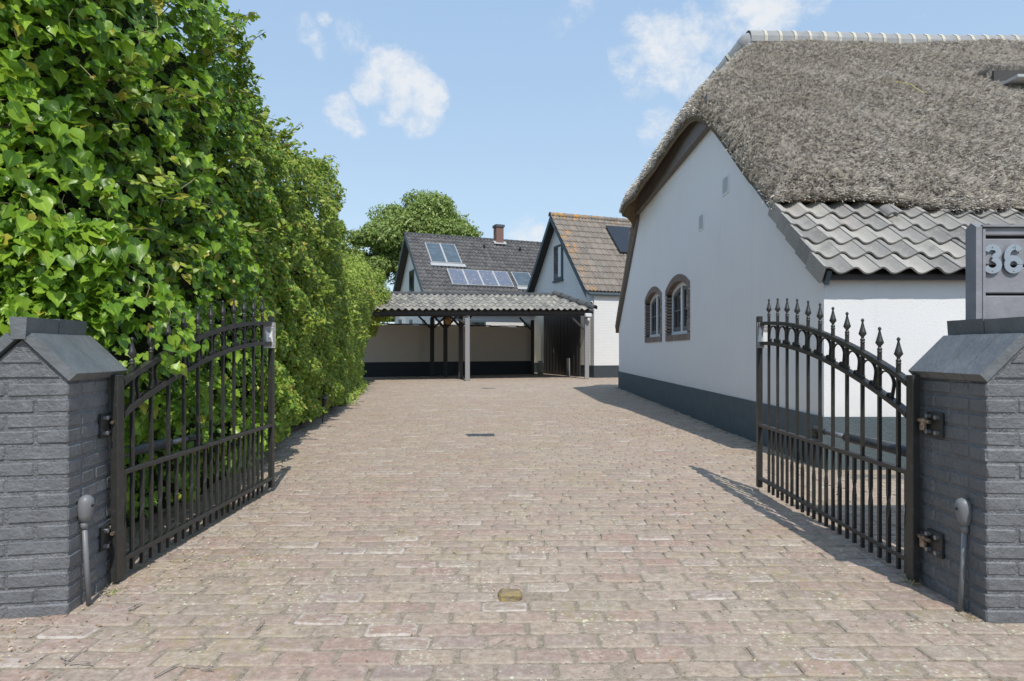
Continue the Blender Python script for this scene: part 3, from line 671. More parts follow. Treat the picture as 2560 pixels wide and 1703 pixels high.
    if sign == 'right':
        # seated shepherd dog outline on the left, text block on the right
        dog = [(-.048, -.052), (-.046, -.01), (-.04, .02), (-.043, .045), (-.036, .058), (-.033, .07), (-.028, .058), (-.018, .04), (-.012, .03), (-.02, .022), (-.02, 0), (-.010, -.02), (-.014, -.052)]
        m.prism(dog, f_, -.0021)
        rct(-.004, .047, -.05, .022); lettering(-.002, .045, .065, .014, 3); lettering(-.002, .045, .042, .012, 4); lettering(-.045, .045, -.074, .010, 5); lettering(-.045, .045, -.088, .007, 6)
    else:
        dog = [(-.022, -.055), (-.022, .0), (-.03, .025), (-.026, .045), (-.02, .032), (.0, .018), (.018, .02), (.024, .038), (.03, .038), (.028, .0), (.034, -.055), (.024, -.055), (.018, -.02), (-.004, -.015), (-.006, -.055)]
        m.prism(dog, f_, -.0021); rct(-.045, .045, .046, .048)
        lettering(-.044, .044, .073, .014, 13); lettering(-.044, .044, .053, .012, 14); lettering(-.044, .044, -.076, .014, 15); lettering(-.04, .04, -.090, .007, 16)
    part('print', m, SIGNW, pl)
    return t
gate((-1.864, 2.885), (-1.885, 4.76), 'open black iron gate with spear finials against the ivy hedge, left leaf', 1, 'left')
gate((1.895, 2.885), (1.942, 4.77), 'open black iron gate with spear finials before the white house, right leaf', -1, 'right')
for (a, b, c, lab, sg_) in (((-2.10, 2.98, .56), (-1.935, 3.62, .575), (-1.90, 3.70, .575), 'grey gate opener tube behind the left gate, in the ivy', 1), ((2.17, 2.98, .55), (1.985, 3.85, .585), (1.955, 3.93, .588), 'grey gate opener tube behind the right gate leaf', -1)):
    t = thing('gate_opener', lab, 'gate opener', (0, 0, 0), 0, 'gate openers')
    a, b, c = Vector(a), Vector(b), Vector(c)
    part('tube', MB().tube([a, a.lerp(b, .8)], .030, 12), MOTOR, t, True)
    part('piston', MB().tube([a.lerp(b, .8), b], .016, 10), STEEL, t, True)
    part('bracket', MB().tube([b, c], .02, 6).box(min(c.x, c.x - .02 * sg_), max(c.x, c.x - .02 * sg_), c.y - .03, c.y + .03, c.z - .055, c.z + .02), IRON, t)
    part('mount', MB().box(a.x - .03, a.x + .03, a.y - .12, a.y + .02, a.z - .05, a.z + .05), IRON, t)

# ================================================================== NUMBERED FENCE
FY = 3.0
fn = thing('panel_fence', 'grey board fence with house number 36 behind the right pillar', 'fence', (2.29, FY, 0), 0)
def fpost(x): return MB().prism([(0, 0), (0.07, 0), (0.07, 1.712), (.035, 1.737), (0, 1.712)], x, x + .03, axis='x')
part('post', fpost(0), FENCE, fn, label='dark sided end post with pointed top'); part('post', fpost(1.83), FENCE, fn); part('post', fpost(3.66), FENCE, fn)
part('post_strip', MB().box(.031, .044, -.004, .014, 0, 1.70), FENCE, fn)
zt = 1.71; x = 0
hs = [(1.671, 1.711)]
zz = 1.655
k = 0
while zz > .1:
    top = [1.655, 1.514, 1.373][k] if k < 3 else zz
    hs.append((top - .129, top)); zz = top - .141; k += 1
for (a, b) in hs:
    for (x0, x1) in ((.045, 1.828), (1.862, 3.658)):
        part('fence_board', MB().box(x0, x1, .012, .032, a, b, bev=.005), FENCE, fn)
part('post', MB().box(.002, .028, .001, .069, 0, .01), FENCE, fn) if False else None
part('top_cap', MB().box(.031, 3.69, -.004, .05, 1.712, 1.722), FENCE, fn)
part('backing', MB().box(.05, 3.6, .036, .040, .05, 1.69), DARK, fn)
def digit(path, x, z, h, nm, rivets, lab):
    m = MB().ribbon([(px * h, pz * h) for px, pz in path], .2 * h, -.004, 0)
    o = part(nm, m, ALU, fn, loc=(x, .004, z))
    for (rx, rz_) in rivets: part('rivet', MB().tube([(rx * h, -.0055, rz_ * h), (rx * h, -.0035, rz_ * h)], .0028, 8), STEEL, o)
    o['label'] = lab
def arcp(cx, cz, rx, rz_, a0, a1, n=12): return [(cx + rx * math.cos(R(a0 + (a1 - a0) * i / n)), cz + rz_ * math.sin(R(a0 + (a1 - a0) * i / n))) for i in range(n + 1)]
H36 = .143; xs = .5 / 1
p3 = arcp(0, .245, .215, .165, 170, -62, 14) + [(.06, .02)]
p3b = [(.02, .03)] + arcp(0, -.205, .235, .20, 62, -168, 16)
x3 = (2480 - CX) / FPX * FY - 2.29; x6 = (2533 - CX) / FPX * FY - 2.29; zc = CH + (HV - 648) / FPX * FY
m = MB().ribbon([(a * H36, b * H36) for a, b in p3], .195 * H36, -.005, 0).ribbon([(a * H36, b * H36) for a, b in p3b], .195 * H36, -.0055, 0)
o3 = part('house_number_three', m, ALU, fn, loc=(x3, .002, zc)); o3['label'] = 'brushed steel digit 3'
for rz_ in (.41, -.41): part('rivet', MB().tube([(0, -.008, rz_ * H36), (0, -.0055, rz_ * H36)], .0028, 8), STEEL, o3)
p6a = arcp(0, -.185, .225, .215, 0, 360, 22)
p6b = arcp(.03, .10, .255, .31, 200, 85, 10) + arcp(.03, .245, .19, .165, 85, 20, 6)
m = MB().ribbon([(a * H36, b * H36) for a, b in p6a], .195 * H36, -.005, 0).ribbon([(a * H36, b * H36) for a, b in p6b], .195 * H36, -.0055, 0)
o6 = part('house_number_six', m, ALU, fn, loc=(x6, .002, zc)); o6['label'] = 'brushed steel digit 6'
for rz_ in (.41, -.41): part('rivet', MB().tube([(0, -.008, rz_ * H36), (0, -.0055, rz_ * H36)], .0028, 8), STEEL, o6)

# ================================================================== THATCHED HOUSE
HW = 12.54
def H(a, b, z): return Vector((wall_x(5.66 + b) + a, 5.66 + b, z))
house = thing('farmhouse', 'white plastered farmhouse with thatched half hipped roof and arched windows', 'house')
def topw(b):
    bb = min(b, HW - b); return min(1.87 + .78 * bb, 4.50)
WINS = [(4.62, 6.42), (6.75, 8.52)]; ZS = 1.285; SP = 2.17; RISE = .23
def archz(b, w0, w1, sp=SP, rise=RISE):
    tt = (2 * b - w0 - w1) / (w1 - w0); return sp + rise * (1 - tt * tt)
IN = .09
bs = sorted(set([0, 3.37, HW - 3.37, HW, HW / 2] + [w0 + IN + (w1 - w0 - 2 * IN) * i / 14 for w0, w1 in WINS for i in range(15)] + [i * .9 for i in range(14)]))
m = MB()
for b0, b1 in zip(bs[:-1], bs[1:]):
    mid = (b0 + b1) / 2; wn = [w_ for w_ in WINS if w_[0] + IN < mid < w_[1] - IN]
    def quad(zl, zh):
        vs = [H(0, b0, zl[0]), H(0, b1, zl[1]), H(0, b1, zh[1]), H(0, b0, zh[0])]; m.add(vs, [(0, 3, 2, 1)])
    if wn:
        w0, w1 = wn[0]; quad((-.02, -.02), (ZS + .1, ZS + .1))
        quad((archz(b0, w0, w1, SP + .02, RISE), archz(b1, w0, w1, SP + .02, RISE)), (topw(b0), topw(b1)))
    else: quad((-.02, -.02), (topw(b0), topw(b1)))
# front wall and the rest of the box
m.add([H(0, 0, -.02), H(12, 0, -.02), H(12, 0, 1.9), H(0, 0, 1.87)], [(0, 1, 2, 3)])
m.add([H(12, 0, -.02), H(12, HW, -.02), H(12, HW, 1.87), H(12, HW / 2, 6.6), H(12, 0, 1.87)], [(0, 1, 2, 3, 4)])
m.add([H(0, HW, -.02), H(12, HW, -.02), H(12, HW, 1.9), H(0, HW, 1.87)], [(3, 2, 1, 0)])
part('wall', m, PLAST, house)
m = MB()
for (pa, pb) in (((-.018, 0), (-.018, HW)),):
    v0, v1 = H(-.018, -.018, -.02), H(-.018, HW + .01, -.02)
    m.add([v0, v1, v1 + Vector((0, 0, .505)), v0 + Vector((0, 0, .505)), H(.0, -.018, .485), H(0, HW, .485)], [(0, 3, 2, 1), (3, 4, 5, 2)])
    v0, v1 = H(-.018, -.018, -.02), H(12, -.018, -.02)
    m.add([v0, v1, v1 + Vector((0, 0, .505)), v0 + Vector((0, 0, .505)), H(-.0, 0, .485), H(12, 0, .485)], [(0, 1, 2, 3), (3, 2, 5, 4)])
part('plinth', m, PLINTH, house)
# arched windows
bc = {}
for (w0, w1) in WINS:
    wn = link('window', None, house)
    def vb(b0, b1, z0, z1, skew=(0, 0, 0, 0)):
        mm = MB(); vs = []
        q = [(b0, z0 + skew[0]), (b1, z0 + skew[1]), (b1, z1 + skew[2]), (b0, z1 + skew[3])]
        a0 = -.014 - rnd.uniform(0, .004)
        for a in (a0, .17): vs += [H(a, b, z_) for b, z_ in q]
        mm.add(vs, [(0, 3, 2, 1), (4, 5, 6, 7), (0, 1, 5, 4), (1, 2, 6, 5), (2, 3, 7, 6), (3, 0, 4, 7)])
        part('brick', mm, SURR, house)
    nsl = 17; db = (w1 - w0) / nsl
    for i in range(nsl): vb(w0 + i * db + .010, w0 + (i + 1) * db - .010, ZS, ZS + .11)
    nj = 12; dz = (SP - .01 - ZS - .12) / nj
    for i in range(nj):
        z0 = ZS + .118 + i * dz; ln = .17 if i % 2 else .125
        vb(w0 + .005, w0 + .145, z0, z0 + dz - .016); vb(w1 - .145, w1 - .005, z0, z0 + dz - .016)
    nv = 18; db = (w1 - w0) / nv
    for i in range(nv):
        b0 = w0 + i * db + .010; b1 = b0 + db - .020
        zi = lambda b: archz(b, w0 + .0, w1 - .0, SP - .02, RISE - .01)
        vb(b0, b1, 0, 0, (zi(b0), zi(b1), zi(b1) + .125, zi(b0) + .125))
    # frame, mullion, sashes, panes
    f0, f1 = w0 + .147, w1 - .147; zb = ZS + .115
    def inz(b): return archz(b, w0, w1, SP - .025, RISE - .01)
    def archstrip(a0, a1, b0, b1, off0, off1, mat_, nm, par):
        mm = MB(); N = 10
        for i in range(N):
            p, q = b0 + (b1 - b0) * i / N, b0 + (b1 - b0) * (i + 1) / N
            vs = [H(a, b, inz(b) - o) for a in (a0, a1) for (b, o) in ((p, off1), (q, off1), (q, off0), (p, off0))]
            mm.add(vs, [(0, 3, 2, 1), (4, 5, 6, 7), (0, 1, 5, 4), (2, 3, 7, 6)])
        return part(nm, mm, mat_, par)
    def bar(nm, b0, b1, z0, z1, a0, a1, mat_):
        mm = MB(); vs = [H(a, b, z_) for a in (a0, a1) for (b, z_) in ((b0, z0), (b1, z0), (b1, z1), (b0, z1))]
        mm.add(vs, [(0, 3, 2, 1), (4, 5, 6, 7), (0, 1, 5, 4), (1, 2, 6, 5), (2, 3, 7, 6), (3, 0, 4, 7)]); return part(nm, mm, mat_, wn)
    archstrip(.085, .14, f0, f1, .0, .075, WWOOD, 'frame_head', wn)
    bar('frame_jamb', f0, f0 + .07, zb, inz(f0) - .03, .086, .14, WWOOD); bar('frame_jamb', f1 - .07, f1, zb, inz(f1) - .03, .086, .14, WWOOD)
    bar('frame_sill', f0, f1, zb - .002, zb + .06, .075, .14, WWOOD)
    cb = (f0 + f1) / 2; bar('mullion', cb - .045, cb + .045, zb + .06, inz(cb) - .07, .080, .138, WWOOD)
    for (s0, s1) in ((f0 + .07, cb - .045), (cb + .045, f1 - .07)):
        for (x0, x1) in ((s0, s0 + .07), (s1 - .07, s1)): bar('sash_stile', x0, x1, zb + .062, min(inz(x0), inz(x1)) - .074, .10, .135, GWOOD)
        bar('sash_rail', s0 + .071, s1 - .071, zb + .062, zb + .15, .101, .134, GWOOD)
        archstrip(.102, .134, s0 + .071, s1 - .071, .076, .15, GWOOD, 'sash_head', wn)
        zm = zb + .45; bar('glazing_bar', s0 + .071, s1 - .071, zm, zm + .028, .106, .13, GWOOD)
        mc = (s0 + s1) / 2; bar('glazing_bar', mc - .014, mc + .014, zb + .151, inz(mc) - .15, .107, .129, GWOOD)
    mm = MB(); vs = [H(.12, b, z_) for (b, z_) in ((f0, zb), (f1, zb), (f1, SP + RISE), (f0, SP + RISE))]; mm.add(vs, [(0, 3, 2, 1)]); part('pane', mm, GLASS, wn)
    mm = MB(); vs = [H(.175, b, z_) for (b, z_) in ((w0, ZS), (w1, ZS), (w1, SP + RISE + .1), (w0, SP + RISE + .1))]; mm.add(vs, [(0, 3, 2, 1)]); part('reveal_back', mm, DARK, wn)
# wall vents
nG = Vector((1, -.0237, 0)).normalized()
for (u, v, hu, hv) in ((1815, 463, 7, 21), (1754, 555, 6, 18)):
    c = onplane(u, v, H(0, 0, 0), nG); bb = c.y - 5.66
    vt = link('wall_vent', None, house)
    hw_, hh = .14, .13
    mm = MB()
    for (b0, b1, z0, z1, a) in ((bb - hw_, bb + hw_, c.z - hh, c.z + hh, -.008),):
        vs = [H(q, b, z_) for q in (-.012, 0.001) for (b, z_) in ((b0, z0), (b1, z0), (b1, z1), (b0, z1))]
        mm.add(vs, [(0, 3, 2, 1), (4, 5, 6, 7), (0, 1, 5, 4), (1, 2, 6, 5), (2, 3, 7, 6), (3, 0, 4, 7)])
    part('vent_frame', mm, WWOOD, vt)
    for q in range(7):
        mm = MB(); z0 = c.z - hh + .03 + q * .03
        vs = [H(-.0145, bb - .11, z0), H(-.0145, bb + .11, z0), H(-.0125, bb + .11, z0 + .016), H(-.0125, bb - .11, z0 + .016)]
        mm.add(vs, [(0, 3, 2, 1)]); part('vent_slat', mm, PLASTIC, vt)

# thatch: one height field (front slope, half hip, back slope) with a thick edge
TB0, TB1 = .86, HW + .12
def smin(a, b, k):
    h = np.clip(.5 + .5 * (b - a) / k, 0, 1); return b * (1 - h) + a * h - k * h * (1 - h)
def bump(a, b): return .035 * np.sin(a * 1.7 + b * 1.1) * np.sin(b * 2.3 - a * .6) + .02 * np.sin(a * 5.1 + 1) * np.sin(b * 4.3)
def zout(a, b):
    fr = 2.13 + .815 * b; bk = 2.13 + .815 * (HW - b); hip = 5.30 + 1.16 * a
    return smin(smin(fr, bk, .25), hip, .35) + bump(a, b)
def amin(b):
    s1 = np.clip((b - 2.9) / 6.0, 0, 1); s2 = np.clip((HW - 2.9 - b) / .6, 0, 1); s3 = np.clip((b - 2.7) / .8, 0, 1)
    return -.10 - (.08 * s3 + .30 * s1) * (s2 * s2 * (3 - 2 * s2))
def eaveb(a): return TB0 + .05 * np.sin(a * 2.1) + .03 * np.sin(a * 5.7 + 1) + .035 * np.sin(a * 1.3 + 2)
NA, NB = 120, 110
tb = np.linspace(0, 1, NB); ta = np.linspace(0, 1, NA) ** 1.35
G = np.zeros((NB, NA, 3)); Gu = np.zeros((NB, NA, 3))
for i in range(NB):
    for j in range(NA):
        a = ta[j] * 12.2; b = eaveb(a) + tb[i] * (TB1 - eaveb(a))
        a0 = amin(b); a = a0 + ta[j] * (12 - a0)
        zz_ = zout(a, b)
        # rounded lower edge at the eaves and along the verge
        e1 = min((b - eaveb(a)) / .25, 1); e2 = min((a - a0) / .22, 1); e3 = min((TB1 - b) / .2, 1)
        e = max(min(e1, e2, e3), 0); zz_ -= (.27 if (b < HW - 3.2 and e2 <= e1) else .16) * (1 - e) ** 2
        G[i, j] = H(a, b, zz_)
        thk = .36 - .20 * max(0, 1 - (b - TB0) / .8) if b < HW / 2 else .36
        inn = Vector((0, 0, 0))
        Gu[i, j] = H(a + (.03 if j == 0 else 0), b + (.10 if i == 0 else 0), zout(a, b) - thk - (.0 if b < 3 or b > HW - 3 else 0))
idx = np.arange(NA * NB).reshape(NB, NA)
q = np.stack([idx[:-1, :-1], idx[:-1, 1:], idx[1:, 1:], idx[1:, :-1]], -1).reshape(-1, 4)
nv_ = NA * NB
ed = []
for i in range(NB - 1): ed.append((idx[i, 0], idx[i + 1, 0], idx[i + 1, 0] + nv_, idx[i, 0] + nv_))
for j in range(NA - 1):
    ed.append((idx[0, j + 1], idx[0, j], idx[0, j] + nv_, idx[0, j + 1] + nv_)); ed.append((idx[-1, j], idx[-1, j + 1], idx[-1, j + 1] + nv_, idx[-1, j] + nv_))
Vt = np.concatenate([G.reshape(-1, 3), Gu.reshape(-1, 3)])
me = np_mesh('thatch', Vt, np.concatenate([q, q[:, ::-1] + nv_, np.array(ed)]), THATCH)
me.materials.append(UNDER)
mi = np.zeros(len(me.polygons), dtype=np.int32); mi[len(q):] = 1; me.polygons.foreach_set('material_index', mi)
roof = link('thatch_roof', me, house)
# reed tips
def reeds(n, amax, bfun, length, width, seed, edge=False):
    r_ = np.random.RandomState(seed)
    b = bfun(r_, n); a0 = amin(b)
    if edge: a = a0 + np.abs(r_.normal(0, .05, n))
    else: a = a0 + (amax - a0) * r_.rand(n)
    if edge == 'eave': a = a0 + (amax - a0) * r_.rand(n); b = eaveb(a) + np.abs(r_.normal(0, .03, n))
    eb = eaveb(a); b = np.maximum(b, eb)
    e1 = np.minimum((b - eb) / .25, 1); e2 = np.minimum((a - a0) / .22, 1)
    e = np.clip(np.minimum(e1, e2), 0, 1)
    h = .01; zc = zout(a, b); za = (zout(a + h, b) - zc) / h; zb_ = (zout(a, b + h) - zc) / h
    zc = zc - np.where((b < HW - 3.2) & (e2 <= e1), .27, .16) * (1 - e) ** 2
    pos = np.stack([wall_x(5.66 + b) + a, 5.66 + b, zc], 1)
    nrm = unit(np.stack([-za, -zb_, np.ones(n)], 1)); down = unit(np.stack([-za, -zb_, -(za * za + zb_ * zb_)], 1))
    tip = unit(down + nrm * r_.uniform(.05, .5, n)[:, None] + r_.normal(0, .25, (n, 3)))
    side = unit(np.cross(tip, nrm + r_.normal(0, .5, (n, 3))))
    ln = length * r_.uniform(.6, 1.35, n)[:, None]; wd = width * r_.uniform(.6, 1.4, n)[:, None]
    base = pos - down * ln * .5 - nrm * .006
    cell = (np.floor(a / .030 + .6 * np.sin(b * 40)).astype(np.int64) * 73856093) ^ (np.floor(b / .034 + .6 * np.sin(a * 37)).astype(np.int64) * 19349663)
    cell = ((cell * 2654435761) % 1000003) / 1000003.0
    clump = .5 + .25 * np.sin(a * 31 + np.sin(b * 27) * 2) + .25 * np.sin(b * 37 + 2 * np.sin(a * 29))
    lift = nrm * (.005 + .008 * clump + .015 * cell)[:, None] * r_.uniform(.3, 1.2, n)[:, None]
    V = np.stack([base - side * wd, base + side * wd, base + tip * ln + side * wd * .7 + lift, base + tip * ln - side * wd * .7 + lift], 1).reshape(-1, 3)
    F = np.arange(n * 4).reshape(-1, 4)
    return np_mesh('reed', V, F, REED, {'tone': np.repeat(np.clip(r_.rand(n) * .30 + .22 * clump + .62 * cell - .10, 0, 1), 4)})
link('reed_tips', reeds(400000, 8.6, lambda r_, n: TB0 + (HW * .52 - TB0) * r_.rand(n) ** 1.3, .036, .0042, 1), roof, kind='stuff')
link('verge_reeds', reeds(26000, 2, lambda r_, n: .9 + 9.2 * r_.rand(n), .08, .005, 2, edge=True), roof, kind='stuff')
link('eave_reeds', reeds(16000, 8, lambda r_, n: TB0 + 0 * r_.rand(n), .09, .0045, 3, edge='eave'), roof, kind='stuff')
# hip soffit beam and verge boards
def hbox(a0, a1, b0, b1, z0, z1):
    mm = MB(); vs = [H(a, b, z_) for z_ in (z0, z1) for b in (b0, b1) for a in (a0, a1)]
    return mm.add(vs, [(0, 2, 3, 1), (4, 5, 7, 6), (0, 1, 5, 4), (2, 6, 7, 3), (0, 4, 6, 2), (1, 3, 7, 5)])
part('hip_beam', hbox(-.10, -.004, 3.32, HW - 3.32, 4.43, 4.90), SOFF, house)
for (b0, z0, b1, z1) in ((HW - 3.3, 4.44, HW + .02, 1.87 - .02),):
    mm = MB(); vs = [H(a, b, z_) for a in (-.07, -.003) for (b, z_) in ((b0, z0 - .14), (b1, z1 - .12), (b1, z1 + .06), (b0, z0 + .04))]
    mm.add(vs, [(0, 3, 2, 1), (4, 5, 6, 7), (0, 1, 5, 4), (1, 2, 6, 5), (2, 3, 7, 6), (3, 0, 4, 7)]); part('verge_board', mm, SOFF, house)
mm = MB(); vs = [H(a, b, z_) for a in (-.045, -.003) for (b, z_) in ((-.10, 1.70), (3.3, 4.36), (3.3, 4.5), (-.16, 1.82))]
mm.add(vs, [(0, 3, 2, 1), (4, 5, 6, 7), (0, 1, 5, 4), (1, 2, 6, 5), (2, 3, 7, 6), (3, 0, 4, 7)]); part('verge_board', mm, TEAL, house)
# ridge caps
def cap_mesh(L, r0, r1, name='ridge_cap', mat_=RIDGE, n=9, half=R(105)):
    m = MB(); vs = []
    for (x_, r_) in ((0, r0), (L, r1), (L, r1 - .02), (0, r0 - .02)):
        for k_ in range(n):
            an = -half + 2 * half * k_ / (n - 1); vs.append((x_, r_ * math.sin(an), r_ * math.cos(an) * .95 - (.0 if True else 0)))
    fs = []
    for s_ in range(3):
        for k_ in range(n - 1): fs.append((s_ * n + k_, s_ * n + k_ + 1, (s_ + 1) * n + k_ + 1, (s_ + 1) * n + k_))
    m.add(vs, fs); return m.mesh(name, mat_, False)
capm = cap_mesh(.30, .25, .235); band = cap_mesh(.05, .248, .252, 'mortar_joint', MORTAR)
a = 1.55; i = 0
while a < 11.5:
    zr = 7.10 + .02 * math.sin(a * .9) - .012 * (a - 1.6)
    link('ridge_cap', capm, roof, H(a, HW / 2, zr), (rnd.gauss(0, .01), -.01, .0)); link('mortar_joint', band, roof, H(a + .265, HW / 2, zr - .0), (0, -.01, 0)); a += .285
part('ridge_end', MB().lathe([(.02, -.25), (.14, -.2), (.215, -.09), (.238, .0), (.215, .10), (.14, .19), (.02, .235)], (0, 0, 0), 12), RIDGE, roof, True, loc=tuple(H(1.58, HW / 2, 7.08)))
# few caps down the far hip
e0 = H(1.6, HW / 2, 7.08); e1 = H(.1, HW / 2 + 1.9, 5.42); dv = (e1 - e0)
for k_ in range(4):
    p = e0 + dv * (k_ * .115 + .02); rt = dv.to_track_quat('X', 'Z').to_euler()
    link('ridge_cap', capm, roof, p, rt, label='grey cap tile on the far hip'); link('mortar_joint', band, roof, p + dv.normalized() * .265, rt)
mm = MB(); vs = []; N = 60
for k_ in range(N):
    a = 1.5 + 10 * k_ / (N - 1); zr = 7.10 - .012 * (a - 1.6)
    vs += [H(a, HW / 2 - .40 - .03 * math.sin(k_ * 1.3), zr - .27), H(a, HW / 2 - .12, zr + .02), H(a, HW / 2 + .4, zr - .27)]
mm.add(vs, [(k_ * 3 + c_, k_ * 3 + 3 + c_, k_ * 3 + 4 + c_, k_ * 3 + 1 + c_) for k_ in range(N - 1) for c_ in (0, 1)]); part('ridge_mesh', mm, LEAD, roof)
# yellow straw and a dark slit on the roof
nF = Vector((0, -.815, 1)).normalized(); pF = H(0, 0, 2.15)
st = [onplane(u, v, pF, nF) + nF * .05 for (u, v) in ((2231, 211), (2250, 215), (2275, 221), (2290, 232), (2307, 243))]
solo('straw_strand', MB().tube(st, .008, 5), STRAW, 'yellow straw strand lying on the thatched roof', 'straw')
# roof window in the thatch
c0 = onplane(2484, 206, pF, nF); Xa, Yb = c0.x, c0.y
rw = thing('roof_window', 'pale glass roof window under a thatch lip at the right edge', 'roof window')
part('thatch_lip', MB().box(Xa, Xa + 1.6, Yb + .08, Yb + .45, c0.z - .02, c0.z + .34, bev=.05, jit=.02), THATCH, rw)
part('recess', MB().box(Xa + .02, Xa + 1.6, Yb + .02, Yb + .06, c0.z - .15, c0.z + .20), DWOOD, rw)
part('frame', MB().box(Xa + .03, Xa + 1.6, Yb - .42, Yb + .0, c0.z - .10, c0.z - .06), LEAD, rw)
part('pane', MB().box(Xa + .10, Xa + 1.6, Yb - .38, Yb - .03, c0.z - .058, c0.z - .045), WWOOD, rw)
# pantile section
def tile_mesh(w_, L_, amp, thk, waves=1, n=9, name='tile', mat_=TILE, lift=0.0):
    """x across, y up the slope (0 = lower edge), z normal"""
    m = MB(); vs = []
    for (y_, dz) in ((0, lift), (L_, 0), (L_, -thk), (0, lift - thk)):
        for k_ in range(n):
            t_ = k_ / (n - 1); x_ = -.01 + (w_ + .012) * t_
            ph = 2 * math.pi * t_ * waves
            zz_ = amp * (2 * ((1 + math.cos(ph - .5)) / 2) ** 1.12 - 1 + .12 * math.sin(ph)); vs.append((x_, y_, zz_ + dz))
    fs = [(k_, k_ + 1, n + k_ + 1, n + k_) for k_ in range(n - 1)] + [(3 * n + k_, 3 * n + k_ + 1, k_ + 1, k_) for k_ in range(n - 1)]
    fs += [(2 * n + k_, 2 * n + k_ + 1, 3 * n + k_ + 1, 3 * n + k_)[::1] for k_ in range(n - 1)] + [(0, n, 2 * n, 3 * n), (n - 1, 4 * n - 1, 3 * n - 1, 2 * n - 1)]
    m.add(vs, fs); me_ = m.mesh(name, mat_, True); me_.set_sharp_from_angle(angle=R(42)); return me_
TW = .243; tmesh = [tile_mesh(TW, .37, .029, .016, 1, 15, lift=.035) for _ in range(1)]
sl = math.atan(.78); nrow = 5; ex = .285
for r_ in range(nrow):
    for c_ in range(38):
        dsl = -.20 / math.cos(sl) + r_ * ex * 1.0 / 1.0 * 1.0
        dsl = -.165 / math.cos(sl) + r_ * .287
        bb = dsl * math.cos(sl); zz_ = 1.93 + .78 * bb
        a = -.07 + c_ * TW
        o = link('tile', tmesh[0], house, H(a, bb, zz_), (sl + rnd.gauss(0, .008), rnd.gauss(0, .008), rnd.gauss(0, .010)))
    # verge tile flaps
    p0 = H(-.085, dsl * math.cos(sl) - .01, 1.93 + .78 * (dsl * math.cos(sl)) + .02)
    fm = MB().box(-.012, .012, 0, .31, -.125, .045)
    link('verge_tile', fm.mesh('verge_tile', TILE), house, p0, (sl - .06, 0, 0))
part('eave_board', hbox(-.05, 12, -.105, -.08, 1.75, 1.80), DWOOD, house)
part('eave_soffit', hbox(-.05, 12, -.08, .01, 1.755, 1.775), SOFF, house)
mm = MB(); vs = [H(-.04, -.11, 1.79), H(12, -.11, 1.79), H(12, 1.4, 2.96), H(-.04, 1.4, 2.96)]; mm.add(vs, [(0, 1, 2, 3)]); part('roof_batten_sheet', mm, DWOOD, house)
tv = link('vent_tile', cap_mesh(.15, .07, .06, 'vent_tile', TILE, half=R(85)), house, H(.98, .72, 2.575), (0, 0, R(60)))
tv.rotation_euler = (sl, 0, R(90) * 0); tv.rotation_euler = Vector((.1, -.6, -.5)).to_track_quat('X', 'Z').to_euler()

# ================================================================== OUTBUILDING (brown roof)
ph = R(20); D_ = Vector((-math.sin(ph), math.cos(ph), 0)); R_ = Vector((math.cos(ph), math.sin(ph), 0)); A0 = Vector((3.32, 24.6, 0)); WG = 7.06; ZE = 3.42; SLB = 1.07
def S(w_, t_, z_): return A0 + D_ * w_ + R_ * t_ + Vector((0, 0, z_))
def sbox(w0, w1, t0, t1, z0, z1, F_=S):
    mm = MB(); vs = [F_(w_, t_, z_) for z_ in (z0, z1) for t_ in (t0, t1) for w_ in (w0, w1)]
    return mm.add(vs, [(0, 1, 3, 2), (4, 6, 7, 5), (0, 4, 5, 1), (2, 3, 7, 6), (0, 2, 6, 4), (1, 5, 7, 3)])
ob = thing('outbuilding', 'white brick outbuilding with brown tiled gable roof beside the carport', 'outbuilding')
mm = MB(); ap = ZE + SLB * WG / 2
vs = [S(0, 0, 0), S(WG, 0, 0), S(WG, 0, ZE), S(WG / 2, 0, ap), S(0, 0, ZE), S(0, 9, 0), S(WG, 9, 0), S(WG, 9, ZE), S(WG / 2, 9, ap), S(0, 9, ZE)]
mm.add(vs, [(0, 4, 3, 2, 1), (0, 5, 9, 4), (5, 6, 7, 8, 9), (1, 2, 7, 6)]); part('wall', mm, WBRICK, ob)
part('plinth', sbox(-.012, WG, -.012, 9, -.02, .50), GBRICK, ob)
part('carport_wall_face', sbox(.35, WG, -.02, -.002, .50, 2.9), CREAM, ob)
# roof slab + tiles
mm = MB(); e = -.06
for sgn in (0, 1):
    q = [(e, ZE + SLB * e + .03), (WG / 2, ap + .03), (WG / 2, ap + .12), (e, ZE + SLB * e + .12)]
    if sgn: q = [(WG - a_, z_) for a_, z_ in q]
    vs = [S(a_, t_, z_) for t_ in (-.36, 9) for a_, z_ in q]
    f = [(0, 1, 2, 3), (7, 6, 5, 4), (0, 4, 5, 1), (1, 5, 6, 2), (2, 6, 7, 3), (3, 7, 4, 0)]; mm.add(vs, f)
part('roof_deck', mm, DWOOD, ob)
def bargeboard(F_, e, zE, sl_, wg, t0, mat_, par, hgt=.26):
    for sgn in (0, 1):
        q = [(e, zE + sl_ * e - .14), (wg / 2, zE + sl_ * wg / 2 - .16), (wg / 2, zE + sl_ * wg / 2 + .10), (e, zE + sl_ * e + .10)]
        if sgn: q = [(wg - a_, z_) for a_, z_ in q]
        mm = MB(); vs = [F_(a_, t_, z_) for t_ in (t0 - .03, t0) for a_, z_ in q]
        mm.add(vs, [(0, 1, 2, 3), (7, 6, 5, 4), (0, 4, 5, 1), (1, 5, 6, 2), (2, 6, 7, 3), (3, 7, 4, 0)]); part('bargeboard', mm, mat_, par)
bargeboard(S, e, ZE, SLB, WG, -.365, TEAL, ob)
slb = math.atan(SLB); Ls = (WG / 2 - e) / math.cos(slb); nr = 13; exb = Ls / nr
